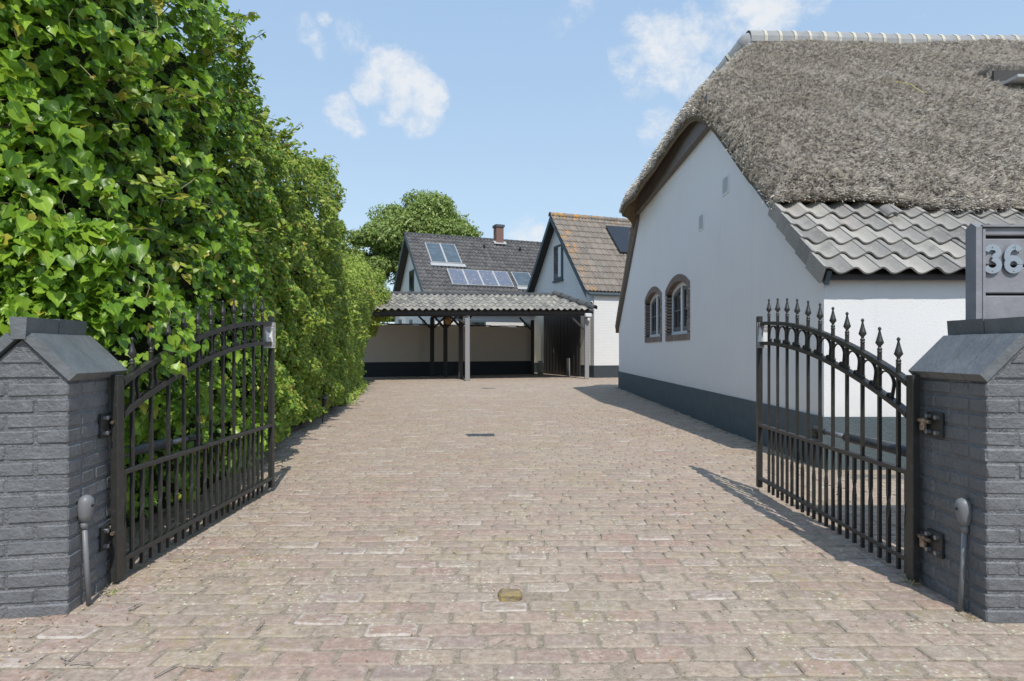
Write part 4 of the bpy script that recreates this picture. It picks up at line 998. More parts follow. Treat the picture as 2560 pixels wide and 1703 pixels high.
tB = tile_mesh(.33, exb + .06, .022, .016, 2, 11, 'tile', TILEB, .03)
zax = ph
for r_ in range(nr):
    for c_ in range(14):
        wv = e + r_ * exb * math.cos(slb); t_ = -.40 + c_ * .33
        p = S(wv, t_, ZE + SLB * wv + .155)
        o = link('tile', tB, ob, p); o.rotation_euler = Matrix.Rotation(ph, 3, 'Z').to_4x4().to_euler(); o.rotation_euler = (Matrix.Rotation(ph, 3, 'Z') @ Matrix.Rotation(slb, 3, 'X') @ Matrix.Rotation(rnd.gauss(0, .012), 3, 'Y')).to_euler()
        o['lichen'] = max(.0, 1.0 - c_ * .36) * .8 if r_ < 12 else max(.25, 1 - c_ * .12)
rc = cap_mesh(.36, .15, .135, 'ridge_tile', TILEB)
for c_ in range(13):
    o = link('ridge_tile', rc, ob, S(WG / 2, -.42 + c_ * .345, ap + .10), (0, 0, ph)); o['lichen'] = max(.2, 1.3 - c_ * .12)
part('gutter', MB().tube([S(e - .06, -.3, ZE + SLB * e + .03), S(e - .06, 6, ZE + SLB * e + .03)], .06, 8), TEAL, ob)
# gable window
gw0 = onplane(1386.5, 617, A0, D_.cross(Vector((0, 0, 1)))); gw1 = onplane(1408, 698, A0, D_.cross(Vector((0, 0, 1))))
wa, wb = (gw0 - A0).dot(D_), (gw1 - A0).dot(D_); wlo, whi = min(wa, wb), max(wa, wb); zlo, zhi = gw1.z, gw0.z
gwin = link('window', None, ob)
part('frame', sbox(wlo, whi, -.05, -.001, zlo, zhi), TEAL, gwin); part('pane', sbox(wlo + .09, whi - .09, -.056, -.051, zlo + .1, zhi - .08), GLASS, gwin); part('sill', sbox(wlo - .05, whi + .05, -.10, 0, zlo - .07, zlo - .002), TEAL, gwin)
part('curtain', sbox(wlo + .13, wlo + .42, -.062, -.057, zlo + .14, zhi - .12), WWOOD, gwin)
# black solar panel
nB = (Vector((0, 0, 1)) * 1 - D_ * SLB).normalized(); pB = S(0, 0, ZE + .2)
sp = [onplane(u, v, pB, nB) + nB * .10 for (u, v) in ((1513, 568), (1600, 580), (1600, 640), (1549, 634))]
p_ = [sp[0], sp[0] + R_ * 3.2, sp[3] + R_ * 3.2 - R_ * 0, sp[3]]
dn = (sp[3] - sp[0]).dot(D_) ; p_[3] = sp[0] + D_ * dn + Vector((0, 0, dn * SLB)); p_[2] = p_[3] + R_ * 3.2
mm = MB(); mm.add([v for v in p_] + [v - nB * .05 for v in p_], [(3, 2, 1, 0), (4, 5, 6, 7), (0, 1, 5, 4), (1, 2, 6, 5), (2, 3, 7, 6), (3, 0, 4, 7)])
part('solar_panel', mm, BLACKP, ob)
# dark boarded partition with door
nb = 22; w0, w1 = 1.16, 5.03; dw = (w1 - w0) / nb
for k_ in range(nb): part('plank', sbox(w0 + k_ * dw + .008, w0 + (k_ + 1) * dw - .008, -.07 - .012 * (k_ % 2), -.025, .04, 2.85), DWOOD, ob)
part('door_handle', sbox(3.80, 3.84, -.10, -.085, 1.0, 1.18), STEEL, ob)
solo('guard_board', sbox(1.62, 1.85, -.35, -.31, 0, .78), GPOST, 'short pale upright board standing before the dark carport partition', 'board')
sk = MB().lathe([(.10, 0), (.15, .05), (.14, .25), (.15, .45), (.10, .55), (.13, .62), (.05, .60)], n=9)
solo('sack', sk, SACK, 'pale filled sack standing against the dark partition in the carport', 'sack', True, loc=tuple(S(4.55, -.45, 0)))
sm = thing('security_camera', 'small white security camera at the outbuilding corner', 'camera', tuple(S(.0, -.10, 2.98)))
part('base', MB().box(-.05, .05, -.04, .06, -.03, .03), WHITE, sm); part('body', MB().tube([(0, -.02, .08), (-.04, -.2, .05)], .055, 8), WHITE, sm, True); part('lens', MB().tube([(-.04, -.2, .05), (-.043, -.21, .049)], .04, 8), DARK, sm)

# ================================================================== GREY HOUSE BEHIND
ph2 = R(22); D2 = Vector((-math.sin(ph2), math.cos(ph2), 0)); R2 = Vector((math.cos(ph2), math.sin(ph2), 0)); AP = Vector(((1019 - CX) / FPX * 33.2, 33.2, 0)); ZA = 7.5; SLG = .86; HG = 5.2
def Gh(w_, t_, z_): return AP + D2 * w_ + R2 * t_ + Vector((0, 0, z_))
gh = thing('neighbour_house', 'white house with dark grey tiled roof and chimney behind the carport', 'house')
zE = ZA - SLG * (HG)
mm = MB(); vs = [Gh(w_, t_, z_) for t_ in (0.25, 15) for (w_, z_) in ((-HG + .3, 0), (HG - .3, 0), (HG - .3, zE + .2), (0, ZA - .12), (-HG + .3, zE + .2))]
mm.add(vs, [(0, 4, 3, 2, 1), (5, 6, 7, 8, 9), (0, 5, 9, 4), (1, 2, 7, 6)]); part('wall', mm, WBRICK, gh)
mm = MB()
for sg_ in (-1, 1):
    q = [(sg_ * HG, zE), (0, ZA), (0, ZA - .1), (sg_ * HG, zE - .1)]; vs = [Gh(w_, t_, z_ - .03) for t_ in (-.12, 15.2) for w_, z_ in q]
    mm.add(vs, [(0, 1, 2, 3), (7, 6, 5, 4), (0, 4, 5, 1), (1, 5, 6, 2), (2, 6, 7, 3), (3, 7, 4, 0)])
part('roof_deck', mm, DWOOD, gh)
for sg_ in (-1, 1):
    q = [(sg_ * HG, zE - .22), (0, ZA - .28), (0, ZA + .02), (sg_ * HG, zE + .02)]; mm = MB(); vs = [Gh(w_, t_, z_) for t_ in (-.17, -.125) for w_, z_ in q]
    mm.add(vs, [(0, 1, 2, 3), (7, 6, 5, 4), (0, 4, 5, 1), (1, 5, 6, 2), (2, 6, 7, 3), (3, 7, 4, 0)]); part('bargeboard', mm, TEAL, gh)
slg = math.atan(SLG); Lg_ = HG / math.cos(slg); nr = 21; exg = Lg_ / nr
base = tile_mesh(.21, exg + .05, .036, .014, 1, 7, 'tile', TILEG, .035)
tvv = np.array([v.co[:] for v in base.vertices]); tff = np.array([list(p.vertices) for p in base.polygons][:12])
Mr = np.array((Matrix.Rotation(ph2, 3, 'Z') @ Matrix.Rotation(slg, 3, 'X')).transposed())
pos = []; 
for r_ in range(nr):
    for c_ in range(66): wv = -HG - .02 + r_ * exg * math.cos(slg); pos.append(Gh(wv, -.15 + c_ * .21, zE + SLG * (wv + HG) + .03) + Vector((0, 0, rnd.uniform(-.008, .008))))
pos = np.array(pos); n = len(pos)
link('roof_tiles', scatter('roof_tiles', tvv, tff, pos, np.tile(Mr, (n, 1, 1)), np.ones(n), TILEG, rs.rand(n)), gh, kind='stuff')
rcg = cap_mesh(.34, .12, .105, 'ridge_tile', TILEH)
for c_ in range(34): link('ridge_tile', rcg, gh, Gh(0, -.2 + c_ * .33, ZA - .03), (0, 0, ph2))
nG2 = (Vector((0, 0, 1)) - D2 * SLG).normalized(); pG2 = Gh(0, 0, ZA + .05)
def roofrect(u, v, wid, hgt, off):
    """upper left corner at a measured direction, true rectangle on the slope"""
    p = onplane(u, v, pG2, nG2) + nG2 * off; dn_ = (-D2 - Vector((0, 0, SLG))).normalized()
    return p, R2 * wid, dn_ * hgt
def slab(p, a, b, th):
    mm = MB(); q = [p, p + a, p + a + b, p + b]; nn = nG2 * th
    return mm.add([v for v in q] + [v - nn for v in q], [(3, 2, 1, 0), (4, 5, 6, 7), (0, 1, 5, 4), (1, 2, 6, 5), (2, 3, 7, 6), (3, 0, 4, 7)])
def onroof(u, v): return onplane(u, v, pG2, nG2)
def panel_set(nm, label, cat, c_ul, c_ur, c_ll, cells, mat_, group=None):
    p = onroof(*c_ul); wid = (onroof(*c_ur) - p).dot(R2); dn_ = (-D2 - Vector((0, 0, SLG))).normalized(); hg = (onroof(*c_ll) - p).dot(dn_)
    t = thing(nm, label, cat, group=group)
    part('frame', slab(p + nG2 * .09, R2 * wid, dn_ * hg, .10), LEAD, t)
    cw = wid / cells
    for k_ in range(cells): part('pane', slab(p + nG2 * .105 + R2 * (k_ * cw + .05) + dn_ * .05, R2 * (cw - .10), dn_ * (hg - .1), .012), mat_, t)
    return p, wid, dn_, hg, t
p, wid, dn_, hg, t = panel_set('solar_collector', 'large framed two pane glass collector high on the grey roof', 'solar collector', (1061, 610), (1136, 615), (1078, 658), 2, PANEL)
part('flashing', slab(p + nG2 * .06 + dn_ * (hg + .0) - R2 * .05, R2 * (wid + .2), dn_ * .28, .02), LEAD, t)
panel_set('solar_panel_row', 'row of four blue speckled solar panels on the grey roof', 'solar panels', (1116, 675), (1267, 684), (1131, 714), 4, CRYST)
p, wid, dn_, hg, t = panel_set('skylight', 'small single pane skylight right of the solar panel row', 'skylight', (1276, 683), (1321, 686), (1289, 718), 1, PANEL)
part('flashing', slab(p + nG2 * .06 + dn_ * hg - R2 * .05, R2 * (wid + .15), dn_ * .25, .02), LEAD, t)
for (u, v) in ((1210, 620), (1300, 626)):
    q = onroof(u, v) + nG2 * .03; part('vent_pipe', MB().tube([q, q + Vector((0, 0, .14))], .07, 8), DARK, gh)
cb_ = onroof(1247, 607); tpos = (cb_ - AP).dot(R2); wpos = (cb_ - AP).dot(D2)
ch = link('chimney', None, gh)
part('stack', sbox(wpos - .2, wpos + .28, tpos - .22, tpos + .22, ZA - .9, ZA + .66, Gh), RBRICK, ch); part('crown', sbox(wpos - .25, wpos + .33, tpos - .27, tpos + .27, ZA + .66, ZA + .80, Gh), GRATE, ch)
q = onroof(1235, 600); part('flashing', slab(onroof(1232, 606) + nG2 * .11, R2 * .75, dn_ * .3, .03), LEAD, ch)
# gable window + lower windows seen through the carport
def gwindow(w0, w1, z0, z1, t_=.25):
    wn = link('window', None, gh); part('frame', sbox(w0, w1, t_ - .05, t_ - .002, z0, z1, Gh), TEAL, wn); part('pane', sbox(w0 + .08, w1 - .08, t_ - .056, t_ - .051, z0 + .08, z1 - .08, Gh), GLASS, wn)
gwindow(-.5, .55, 3.9, 5.5)
def lowwin(t0, t1, z0, z1):
    w_ = -HG + .3; wn = link('window', None, gh)
    part('frame', sbox(w_ - .05, w_ - .002, t0, t1, z0, z1, Gh), TEAL, wn); part('pane', sbox(w_ - .058, w_ - .052, t0 + .08, t1 - .08, z0 + .08, z1 - .08, Gh), GLASS, wn)
for (u0, u1) in ((996, 1004), (1023, 1031), (1055, 1063), (1174, 1214), (1309, 1332)):
    tt = []
    for u in (u0, u1):
        pp = onplane(u, 800, Gh(-HG + .3, 0, 0), D2); tt.append((pp - AP).dot(R2))
    lowwin(tt[0], tt[1], .9, 2.55)

# ================================================================== CARPORT AND BACK WALL
wp0 = Vector((-7.3, 24.6, 0)); wp1 = Vector((.92, 28.6, 0)); wd_ = (wp1 - wp0); wl = wd_.length; we = wd_.normalized(); wn_ = Vector((-we.y, we.x, 0))
def Wf(w_, t_, z_): return wp0 + we * w_ + wn_ * t_ + Vector((0, 0, z_))
bw = thing('garden_wall', 'long cream brick wall with black plinth behind the carport posts', 'wall')
part('wall', sbox(0, wl, 0, .2, .62, 2.2, Wf), CREAM, bw); part('plinth', sbox(0, wl, -.015, .215, -.02, .62, Wf), GBRICK, bw)
k_ = 0.0
while k_ < wl - .3:
    part('coping_tile', sbox(k_, k_ + .46, -.05, .25, 2.2 + .03 * ((k_ * 3) % 1), 2.245 + .02 * ((k_ * 3) % 1), Wf), DWOOD, bw); k_ += .47
th = R(17); CO = Vector((-1.62, 22.15, 0)); CE = Vector((math.cos(th), math.sin(th), 0)); CN = Vector((-math.sin(th), math.cos(th), 0))
def K(s_, d, z_): return CO + CE * s_ + CN * d + Vector((0, 0, z_ + .02 * s_))
def kbox(s0, s1, d0, d1, z0, z1): return sbox(s0, s1, d0, d1, z0, z1, K)
cp = thing('carport', 'open timber carport with weathered wavy tile roof at the end of the drive', 'carport')
S0, S1 = -4.2, 4.92; RD = 1.5; ZT = 2.50; SLC = .40
def postm(x, y, w_, z1, mat_, lab=None):
    o = part('post', MB().box(x - w_ / 2, x + w_ / 2, y - w_ / 2, y + w_ / 2, 0, z1, bev=.008), mat_, cp)
    if lab: o['label'] = lab
pg = K(0, 0, 0); postm(pg.x, pg.y, .165, 2.40, GPOST, 'pale grey sunlit post')
pr = K(4.72, .0, 0); postm(pr.x, pr.y, .16, 2.50, GPOST)
for (x, y) in ((-1.98, 23.5), (-2.77, 25.3), (-3.42, 26.05), (.95, 28.2)): postm(x, y, .16, 2.52, DWOOD)
pl = K(-4.0, 0, 0); postm(pl.x, pl.y, .16, 2.36, DWOOD)
part('front_beam', kbox(S0, S1 - .15, -.07, .07, 2.36, 2.50), DWOOD, cp)
part('fascia', kbox(S0, S1, -.16, -.13, 2.42, 2.53), DWOOD, cp)
def brace(p, q, w_=.05):
    part('brace', MB().tube([p, q], w_, 4), DWOOD, cp)
for (x, y, dx, dy) in ((-3.42, 26.0, -1, -.3), (-3.42, 26.0, 1, .3), (-2.77, 25.3, -.9, .4), (-2.77, 25.3, .9, -.4), (-1.98, 23.5, -1, .3), (-1.98, 23.5, 1, -.3), (.95, 28.2, -1, -.3)):
    l_ = math.hypot(dx, dy); brace((x, y, 2.0), (x + dx / l_ * .62, y + dy / l_ * .62, 2.62))
brace(K(4.70, 0, 1.75), K(4.0, 0, 2.38), .05); brace(K(.02, 0, 2.0), K(-.5, 0, 2.4), .045)
part('beam', MB().tube([(-1.98, 23.5, 2.58), (-2.77, 25.3, 2.58), (-3.42, 26.05, 2.58)], .09, 4), DWOOD, cp)
for k_ in range(12): part('rafter', kbox(S0 + .3 + k_ * .78, S0 + .37 + k_ * .78, -.22, 3.2, 2.50, 2.57) if False else MB().tube([K(S0 + .3 + k_ * .78, -.2, ZT + .01), K(S0 + .3 + k_ * .78, RD, ZT + .01 + SLC * (RD + .2))], .045, 4), DWOOD, cp)
zr = ZT + .06 + SLC * (RD + .25)
mm = MB(); hx = 1.0
vs = [K(S0, -.25, ZT + .05), K(S1, -.25, ZT + .05), K(S1 - hx, RD, zr), K(S0, RD, zr), K(S0 - .5, 5.2, 2.86), K(S1 - .3, 6.6, 2.70)]
mm.add(vs, [(0, 1, 2, 3), (3, 2, 5, 4), (1, 5, 2)]); part('roof_deck', mm, DWOOD, cp)
slc = math.atan(SLC); Lc = (RD + .25) / math.cos(slc); nr = 5; exc = Lc / nr; TCW = .238
tC = tile_mesh(TCW, exc + .05, .032, .02, 1, 9, 'tile', TILEC, .03)
MC = Matrix.Rotation(th, 3, 'Z') @ Matrix.Rotation(-.02, 3, 'Y') @ Matrix.Rotation(slc, 3, 'X')
nt = 0
for r_ in range(nr):
    d = -.29 + r_ * exc * math.cos(slc)
    smax = S1 - hx * (d + .25) / (RD + .25) - .1
    s_ = S0
    while s_ < smax - .12:
        o = link('tile', tC, cp, K(s_, d, ZT + .095 + SLC * (d + .25))); o.rotation_euler = (MC @ Matrix.Rotation(rnd.gauss(0, .02), 3, 'Y')).to_euler(); s_ += TCW; nt += 1
        if r_ == nr - 1: pass
# dark top course + hip tiles
rk = cap_mesh(.26, .11, .10, 'ridge_tile', TILEH)
s_ = S0
while s_ < S1 - hx: link('ridge_tile', rk, cp, K(s_, RD, zr + .02), (0, -.02, th)); s_ += .238
hp0 = K(S1 + .02, -.3, ZT + .12); hp1 = K(S1 - hx, RD, zr + .10); hv = hp1 - hp0
hk = cap_mesh(.42, .135, .12, 'hip_tile', TILEH)
for k_ in range(5): link('hip_tile', hk, cp, hp0 + hv * (k_ / 5.0), hv.to_track_quat('X', 'Z').to_euler())
fl = thing('floodlight', 'white floodlight under the carport eave at the right corner post', 'lamp', tuple(K(4.68, -.14, 2.30)), th)
part('housing', MB().box(-.13, .13, -.14, .0, .0, .14, bev=.02), WHITE, fl); part('sensor', MB().lathe([(.03, -.16), (.055, -.12), (.05, -.05), (.02, -.0)], (.02, -.05, 0), 8), WHITE, fl, True)
ln_ = thing('lantern', 'amber glass lantern on the second dark carport post', 'lantern', (-2.64, 25.05, 2.18))
part('glass', MB().lathe([(.07, 0), (.13, .12), (.13, .22), (.09, .3)], n=6), AMBER, ln_); part('cap', MB().lathe([(.15, .3), (.09, .36), (.02, .4)], n=6), IRON, ln_); part('base', MB().lathe([(.03, -.05), (.07, 0)], n=6), IRON, ln_)

# ================================================================== HEDGE WITH IVY
HT_Y = np.array([2.5, 5.8, 6.1, 7, 7.8, 8.7, 9.6, 10.2, 10.8, 11.5, 13, 15, 17, 19, 21, 22.5]); HT_Z = np.array([4.2, 4.0, 3.72, 3.66, 3.7, 3.8, 4.05, 4.1, 3.6, 3.0, 3.0, 3.2, 3.6, 4.0, 4.25, 3.6])
def hed_top(y): return np.interp(y, HT_Y, HT_Z)
def face_x(y, z):
    h = hed_top(y); f = hedge_x(y) + .02
    f = f + .34 * np.exp(-((y - 3.35) / .42) ** 2 - ((z - 1.12) / .22) ** 2)
    f = f - np.interp(y, [3, 10, 11, 12], [.12, .12, .4, .4]) * np.clip((z / h - .86) / .14, 0, 1) ** 2 - np.interp(y, [3, 5, 6.2, 7.5, 10.4, 10.5], [.34, .28, .08, .02, .04, 0]) * np.clip((z - .8) / 2.6, 0, 1)
    f = f + np.interp(y, [0, 8.5, 9.8, 10.6, 12, 16, 20, 22], [0, 0, .12, .0, .05, .12, .42, .5]) * np.clip((z - 1.0) / 2, 0, 1)
    lump = np.sin(y * 5.1 + 1.7 * np.sin(z * 3.1)) * np.sin(z * 6.3 + 1.9 * np.sin(y * 3.7 + 1)) + .6 * np.sin(y * 11.3 + 2 * np.sin(z * 7)) * np.sin(z * 12.7 + 2 * np.sin(y * 8))
    f = f + np.interp(y, [3, 7, 12], [.10, .10, .06]) * lump * np.clip(z * 2, 0, 1)
    f = f + .08 * np.sin(y * 2.1 + z * 1.3) * np.sin(z * 2.7 + y) + .07 * np.sin(y * 5.3 + z * 4.1) * np.sin(z * 6.1 - y * 3) + .04 * np.sin(y * 13 + z * 5) * np.sin(z * 11)
    return f
TH = 1.15
def hedge_points(n, y0, y1, depth, r_, topfrac=.16):
    y = r_.uniform(y0, y1, n); h = hed_top(y); z = r_.uniform(.04, 1, n) * h
    x = face_x(y, z); nr_ = np.tile(np.array([.75, -.55, .65]), (n, 1))
    tp = r_.rand(n) < topfrac
    fx = face_x(y, h * .97)
    x = np.where(tp, fx - r_.rand(n) * (TH - .4), x); z = np.where(tp, h + .07 * np.sin(y * 6) + .05 * np.sin(x * 9), z)
    nr_[tp] = (.2, -.1, 1.)
    dp = r_.exponential(depth, n); x = x - dp; z = np.where(tp, z - dp, z)
    return np.stack([x, y, z], 1), nr_, dp
def end_points(n, r_):
    x = -2.25 - r_.rand(n) * 2.0; zmin = np.interp(x, [-4.2, -3.2, -2.75, -2.3], [2.2, 1.7, .9, .05]); z = zmin + (4.15 - zmin) * r_.rand(n)
    y = 3.06 + .08 * np.sin(x * 5 + z * 3) + .10 * np.sin(x * 7.1 + 1.7 * np.sin(z * 4)) * np.sin(z * 7.3 + 1.9 * np.sin(x * 5)) + .06 * np.sin(x * 15 + 2 * z) * np.sin(z * 15 + 2 * x) + .35 * np.clip(-(x + 3.0), 0, 1) - .10 * np.clip(z - 2.2, 0, 1) + r_.exponential(.07, n)
    return np.stack([x, y, z], 1), np.tile(np.array([.2, -.75, .75]), (n, 1)), y - 3.0
hd = thing('ivy_hedge', 'tall ivy covered hedge running along the left side of the drive', 'hedge', (0, 0, 0))
P1, N1, d1 = hedge_points(13500, 2.75, 7.2, .10, rs); P2, N2, d2 = end_points(8500, rs)
n3 = 1500; P0 = np.stack([rs.uniform(-2.75, -1.98, n3), 3.0 + rs.exponential(.08, n3), rs.uniform(1.10, 1.75, n3)], 1)
P2 = np.concatenate([P2, P0]); N2 = np.concatenate([N2, np.tile([.3, -.7, .8], (n3, 1))]); d2 = np.concatenate([d2, P0[:, 1] - 3.0])
PP = np.concatenate([P1, P2]); NN = np.concatenate([N1, N2]); 
ok = ~((PP[:, 0] > -2.38) & (PP[:, 1] < 3.02) & (PP[:, 2] < 1.22)); PP, NN = PP[ok], NN[ok]
n = len(PP); fr_ = frames(NN, np.tile(np.array([.15, -.1, -.9]), (n, 1)), .42, .4)
size = rs.uniform(.030, .088, n) * np.where(rs.rand(n) < .35, .7, 1) * np.where(PP[:, 2] > 1.6, 1.0, .8) * np.where(PP[:, 1] > 5, .8, 1)
tone = rs.rand(n)
vis = PP[:, 1] - .8 * (PP[:, 0] + 2.3) ; infr = (np.abs(PP[:, 0] / PP[:, 1]) < .83) & (PP[:, 2] < 1.1 + .57 * PP[:, 1])
score = np.where(infr, size / PP[:, 1], 0); order = np.argsort(-(score - .006 * np.concatenate([d1, d2])[ok] * 10))
top = order[:300]; rest = order[300:]
lm = []
for k_ in range(10):
    tv_ = IV.copy(); tv_[:, 2] += rs.normal(0, .04, len(IV)) + rs.uniform(-.2, .55) * tv_[:, 0] ** 2; tv_[:, 0] *= rs.uniform(.8, 1.1); tv_[:, 2] -= rs.uniform(-.1, .4) * np.clip(tv_[:, 1], 0, 1) ** 2
    lm.append(np_mesh('leaf', tv_, IVF, IVY, {'tone': np.full(len(IV), rs.rand() * .05), 'edge': IVE}, True))
for i in top:
    M_ = Matrix([list(fr_[i][0]), list(fr_[i][1]), list(fr_[i][2])]).transposed()
    o = link('ivy_leaf', rnd.choice(lm), hd, PP[i]); o.rotation_euler = M_.to_euler(); o.scale = (size[i] * 1.0,) * 3
lobed = IV.copy(); lobed[[2, 10], 0] *= 1.1; lobed[[3, 9], 0] *= .75; lobed[[4, 8], 0] *= 1.25; lobed[[5, 7], 0] *= .8
half = rest[::2]; rest = rest[1::2]
link('ivy_foliage', scatter('ivy_foliage', lobed, IVF, PP[half], fr_[half], size[half], IVY, tone[half], IVE, True), hd, kind='stuff')
link('ivy_foliage', scatter('ivy_foliage', IV, IVF, PP[rest], fr_[rest], size[rest], IVY, tone[rest], IVE, True), hd, kind='stuff')
P3, N3, _ = hedge_points(52000, 5.6, 13.0, .07, rs); n = len(P3)
big = .032 + .022 * rs.rand(n)
link('hedge_foliage', scatter('hedge_foliage', LV, LVF, P3, frames(N3, np.tile(np.array([.2, -.2, -.7]), (n, 1)), .5, .6), big * 1.25, HEDGE, rs.rand(n), LVE, True), hd, kind='stuff')
# added solid dark core in place of the shaded inside, so no daylight leaks through
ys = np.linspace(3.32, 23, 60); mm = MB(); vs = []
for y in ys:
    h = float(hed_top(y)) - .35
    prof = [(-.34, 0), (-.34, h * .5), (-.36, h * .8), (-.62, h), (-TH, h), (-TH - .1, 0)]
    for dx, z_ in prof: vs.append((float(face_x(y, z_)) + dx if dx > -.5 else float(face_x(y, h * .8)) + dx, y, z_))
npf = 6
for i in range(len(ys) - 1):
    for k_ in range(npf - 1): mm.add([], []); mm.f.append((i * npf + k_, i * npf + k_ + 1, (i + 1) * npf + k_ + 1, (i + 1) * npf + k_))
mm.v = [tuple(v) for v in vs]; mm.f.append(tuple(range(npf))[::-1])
part('dark_core', mm, CORE, hd)
# far sunny shrub end of the hedge
sh = thing('climbing_shrub', 'bright green climbing shrub at the far end of the hedge by the carport', 'shrub')
P4, N4, _ = hedge_points(52000, 11.8, 22.3, .09, rs, .14); n = len(P4)
link('shrub_foliage', scatter('shrub_foliage', LV, LVF, P4, frames(N4, np.tile(np.array([.2, -.2, -.6]), (n, 1)), .6, .7), rs.uniform(.04, .08, n), LIME, rs.rand(n), LVE, True), sh, kind='stuff')
# end bulge of the shrub over the carport corner
cc = np.array([-5.35, 21.9, 2.9]); n = 14000; v_ = unit(rs.normal(0, 1, (n, 3))); rr_ = rs.uniform(.75, 1.02, n) ** 1 * (1 + .18 * np.sin(v_[:, 0] * 7) * np.sin(v_[:, 2] * 6))
P5 = cc + v_ * rr_[:, None] * np.array([.95, 1.1, 1.25])
link('shrub_foliage', scatter('shrub_foliage', LV, LVF, P5, frames(v_ + np.array([0, 0, .3]), np.tile(np.array([.1, -.2, -.6]), (n, 1)), .6, .7), rs.uniform(.05, .09, n), LIME, rs.rand(n), LVE, True), sh, kind='stuff')
part('stem', MB().tube([(-5.6, 22, 0), (-5.5, 21.9, 1.5), (-5.2, 21.8, 3.0)], [.08, .06, .03], 6), BARK, sh)
# ground-level ivy skirt at the shrub foot
n = 2600; yy = rs.uniform(12.0, 20, n); xx = hedge_x(yy) + .0 + np.abs(rs.normal(0, .10, n)); P6 = np.stack([xx, yy, rs.uniform(.01, .16, n)], 1)
link('creeping_ivy', scatter('creeping_ivy', LV, LVF, P6, frames(np.tile([.5, -.2, 1.], (n, 1)), rs.normal(0, 1, (n, 3)), .5, .5), rs.uniform(.04, .07, n), LIME, rs.rand(n), LVE, True), sh, kind='stuff')
# shoots with leaves standing off the outline
sv = MB(); LP = []; LN = []
for k_ in range(330):
    y = 3.3 + 16.7 * rnd.random() ** 1.7; h = float(hed_top(y)); onf = rnd.random() < .35
    z = h * rnd.uniform(.4, .95) if onf else h - .02
    x = float(face_x(y, z)) - (0 if onf else rnd.uniform(0, .5)); l_ = rnd.uniform(.15, .5) * (1.0 if y < 12 else 1.2)
    dv_ = Vector((rnd.uniform(.5, 1.1), rnd.uniform(-.6, .4), rnd.uniform(-.2, .5) if onf else rnd.uniform(.3, 1.2))).normalized()
    p0 = Vector((x, y, z)) - dv_ * .1; pts = [p0 + dv_ * l_ * q + Vector((0, 0, -.12 * l_ * q * q)) for q in (0, .35, .7, 1)]
    sv.tube(pts, [.005, .004, .003, .002], 4, False)
    for q in range(int(5 + l_ * 26)):
        f_ = .2 + .8 * q / (5 + l_ * 26); pt = p0 + dv_ * l_ * f_ + Vector((0, 0, -.12 * l_ * f_ * f_)); sd = Vector((rnd.gauss(0, 1), rnd.gauss(0, 1), rnd.gauss(0, .6))).normalized()
        LP.append(pt + sd * .035); LN.append((sd.x * .6, sd.y * .6 - .3, .8))
part('shoots', sv, BARK, hd, kind='stuff')
LP = np.array(LP); LN = np.array(LN); n = len(LP)
link('shoot_foliage', scatter('shoot_foliage', LV, LVF, LP, frames(LN, np.tile(np.array([.4, -.2, -.3]), (n, 1)), .3, .5), rs.uniform(.05, .085, n), HEDGE, rs.rand(n), LVE, True), hd, kind='stuff')
# bare twigs threading the face
tg = MB()
for k_ in range(360):
    y = 3.2 + 10 * rnd.random() ** 1.5; z = rnd.uniform(.3, .97) * float(hed_top(y)); p0 = Vector((float(face_x(y, z)) - .05, y, z)); dv_ = Vector((rnd.uniform(-.1, .35), rnd.gauss(0, .6), rnd.gauss(-.1, .8))).normalized(); l_ = rnd.uniform(.06, .2)
    tg.tube([p0, p0 + dv_ * l_ * .5 + Vector((.02, 0, .01)), p0 + dv_ * l_], [.003, .0025, .0015], 4, False)
for k_ in range(110):
    x = -2.1 - 1.4 * rnd.random(); z = rnd.uniform(1.2, 3.6); p0 = Vector((x, 2.98 + rnd.uniform(-.06, .1), z)); dv_ = Vector((rnd.gauss(0, .7), rnd.uniform(-.35, .1), rnd.gauss(-.1, .8))).normalized(); l_ = rnd.uniform(.05, .14)
    tg.tube([p0, p0 + dv_ * l_ * .5 + Vector((0, -.02, .01)), p0 + dv_ * l_], [.0025, .002, .0015], 4, False)
part('bare_twigs', tg, TWIGH, hd, kind='stuff')
# small garden spot in front of the hedge
gs = thing('garden_spotlight', 'small black garden spotlight at the foot of the hedge', 'spotlight', (-2.86, 9.3, 0))
part('spike', MB().tube([(-.04, 0, 0), (0, 0, .26)], .012, 6), IRON, gs); part('head', MB().tube([(-.02, .03, .26), (.02, -.05, .40)], [.035, .05], 8), IRON, gs)

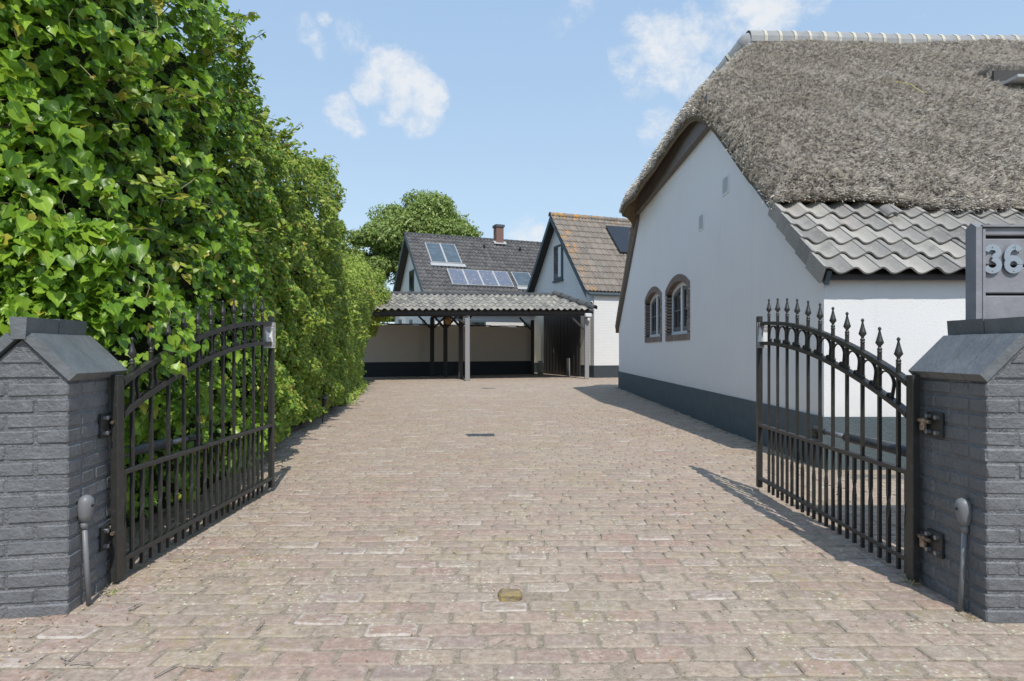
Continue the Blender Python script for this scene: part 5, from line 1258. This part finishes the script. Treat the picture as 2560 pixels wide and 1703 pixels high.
# ================================================================== TREES AND BUSHES BEHIND
def tree(name, label, cat, base, trunk_h, centre, rad, n, leaf, mat_, seed, trunk_r=.3, clumps=34, group=None):
    r_ = np.random.RandomState(seed); t = thing(name, label, cat, base, 0, group)
    c = np.array(centre) - np.array(base); m = MB()
    m.tube([(0, 0, 0), (0, 0, trunk_h * .5), (c[0] * .3, c[1] * .3, trunk_h)], [trunk_r, trunk_r * .8, trunk_r * .6], 8)
    cl = []
    for k_ in range(clumps):
        v = unit(r_.normal(0, 1, 3)); v[2] = v[2] if v[2] > -.5 else -v[2] * .6
        q = c + v * np.array(rad) * r_.uniform(.6, 1.0); cl.append((q, r_.uniform(.16, .30) * min(rad)))
        if k_ < 10: m.tube([(c[0] * .3, c[1] * .3, trunk_h * .95), tuple((c * .5 + q * .5) + r_.normal(0, .2, 3)), tuple(q)], [trunk_r * .45, trunk_r * .2, trunk_r * .06], 5)
    part('trunk', m, BARK, t)
    k2 = n // (clumps + 6); Ps = []; Ns = []
    for (q, rr) in cl + [(c, min(rad) * .74)] * 7:
        v = unit(r_.normal(0, 1, (k2, 3))); rd = rr * r_.uniform(.55, 1.1, k2) ** .6 * (1 + .25 * np.sin(v[:, 0] * 9 + v[:, 1] * 7) * np.sin(v[:, 2] * 8))
        Ps.append(q + v * rd[:, None] * np.array([1.1, 1.1, .85])); Ns.append(v + np.array([0, 0, .5]))
    Ps = np.concatenate(Ps); Ns = np.concatenate(Ns); n_ = len(Ps)
    link('crown', scatter('crown', QV, QF, Ps, frames(Ns, np.tile(np.array([0, 0, -.8]), (n_, 1)), .6, .6), r_.uniform(.7, 1.3, n_) * leaf, mat_, r_.rand(n_), QE, False), t, kind='stuff')
    return t
tree('walnut_tree', 'large round leafy tree rising behind the grey roof', 'tree', (-8.0, 44, 0), 4.5, (-6.2, 43, 7.9), (3.9, 4, 3.9), 150000, .20, WALNUT, 5, .4, 70)
tree('broadleaf_tree', 'smaller dark tree between the hedge and the large round tree', 'tree', (-12.0, 40, 0), 3, (-11.6, 40, 6.6), (3.0, 3, 2.6), 40000, .18, WALNUT, 8, .25, 26)
tree('garden_bush', 'green bush behind the cream wall left of the carport', 'bush', (-8.0, 29.5, 0), .8, (-8.0, 29.5, 1.9), (2.6, 1.6, 1.6), 16000, .12, LIME, 12, .1, 16)
tree('garden_bush', 'sunlit bush seen past the hedge at the left edge', 'bush', (-8.3, 9.5, 0), 1, (-8.3, 9.5, 2.0), (1.9, 1.6, 1.9), 34000, .07, LIME, 13, .1, 22)
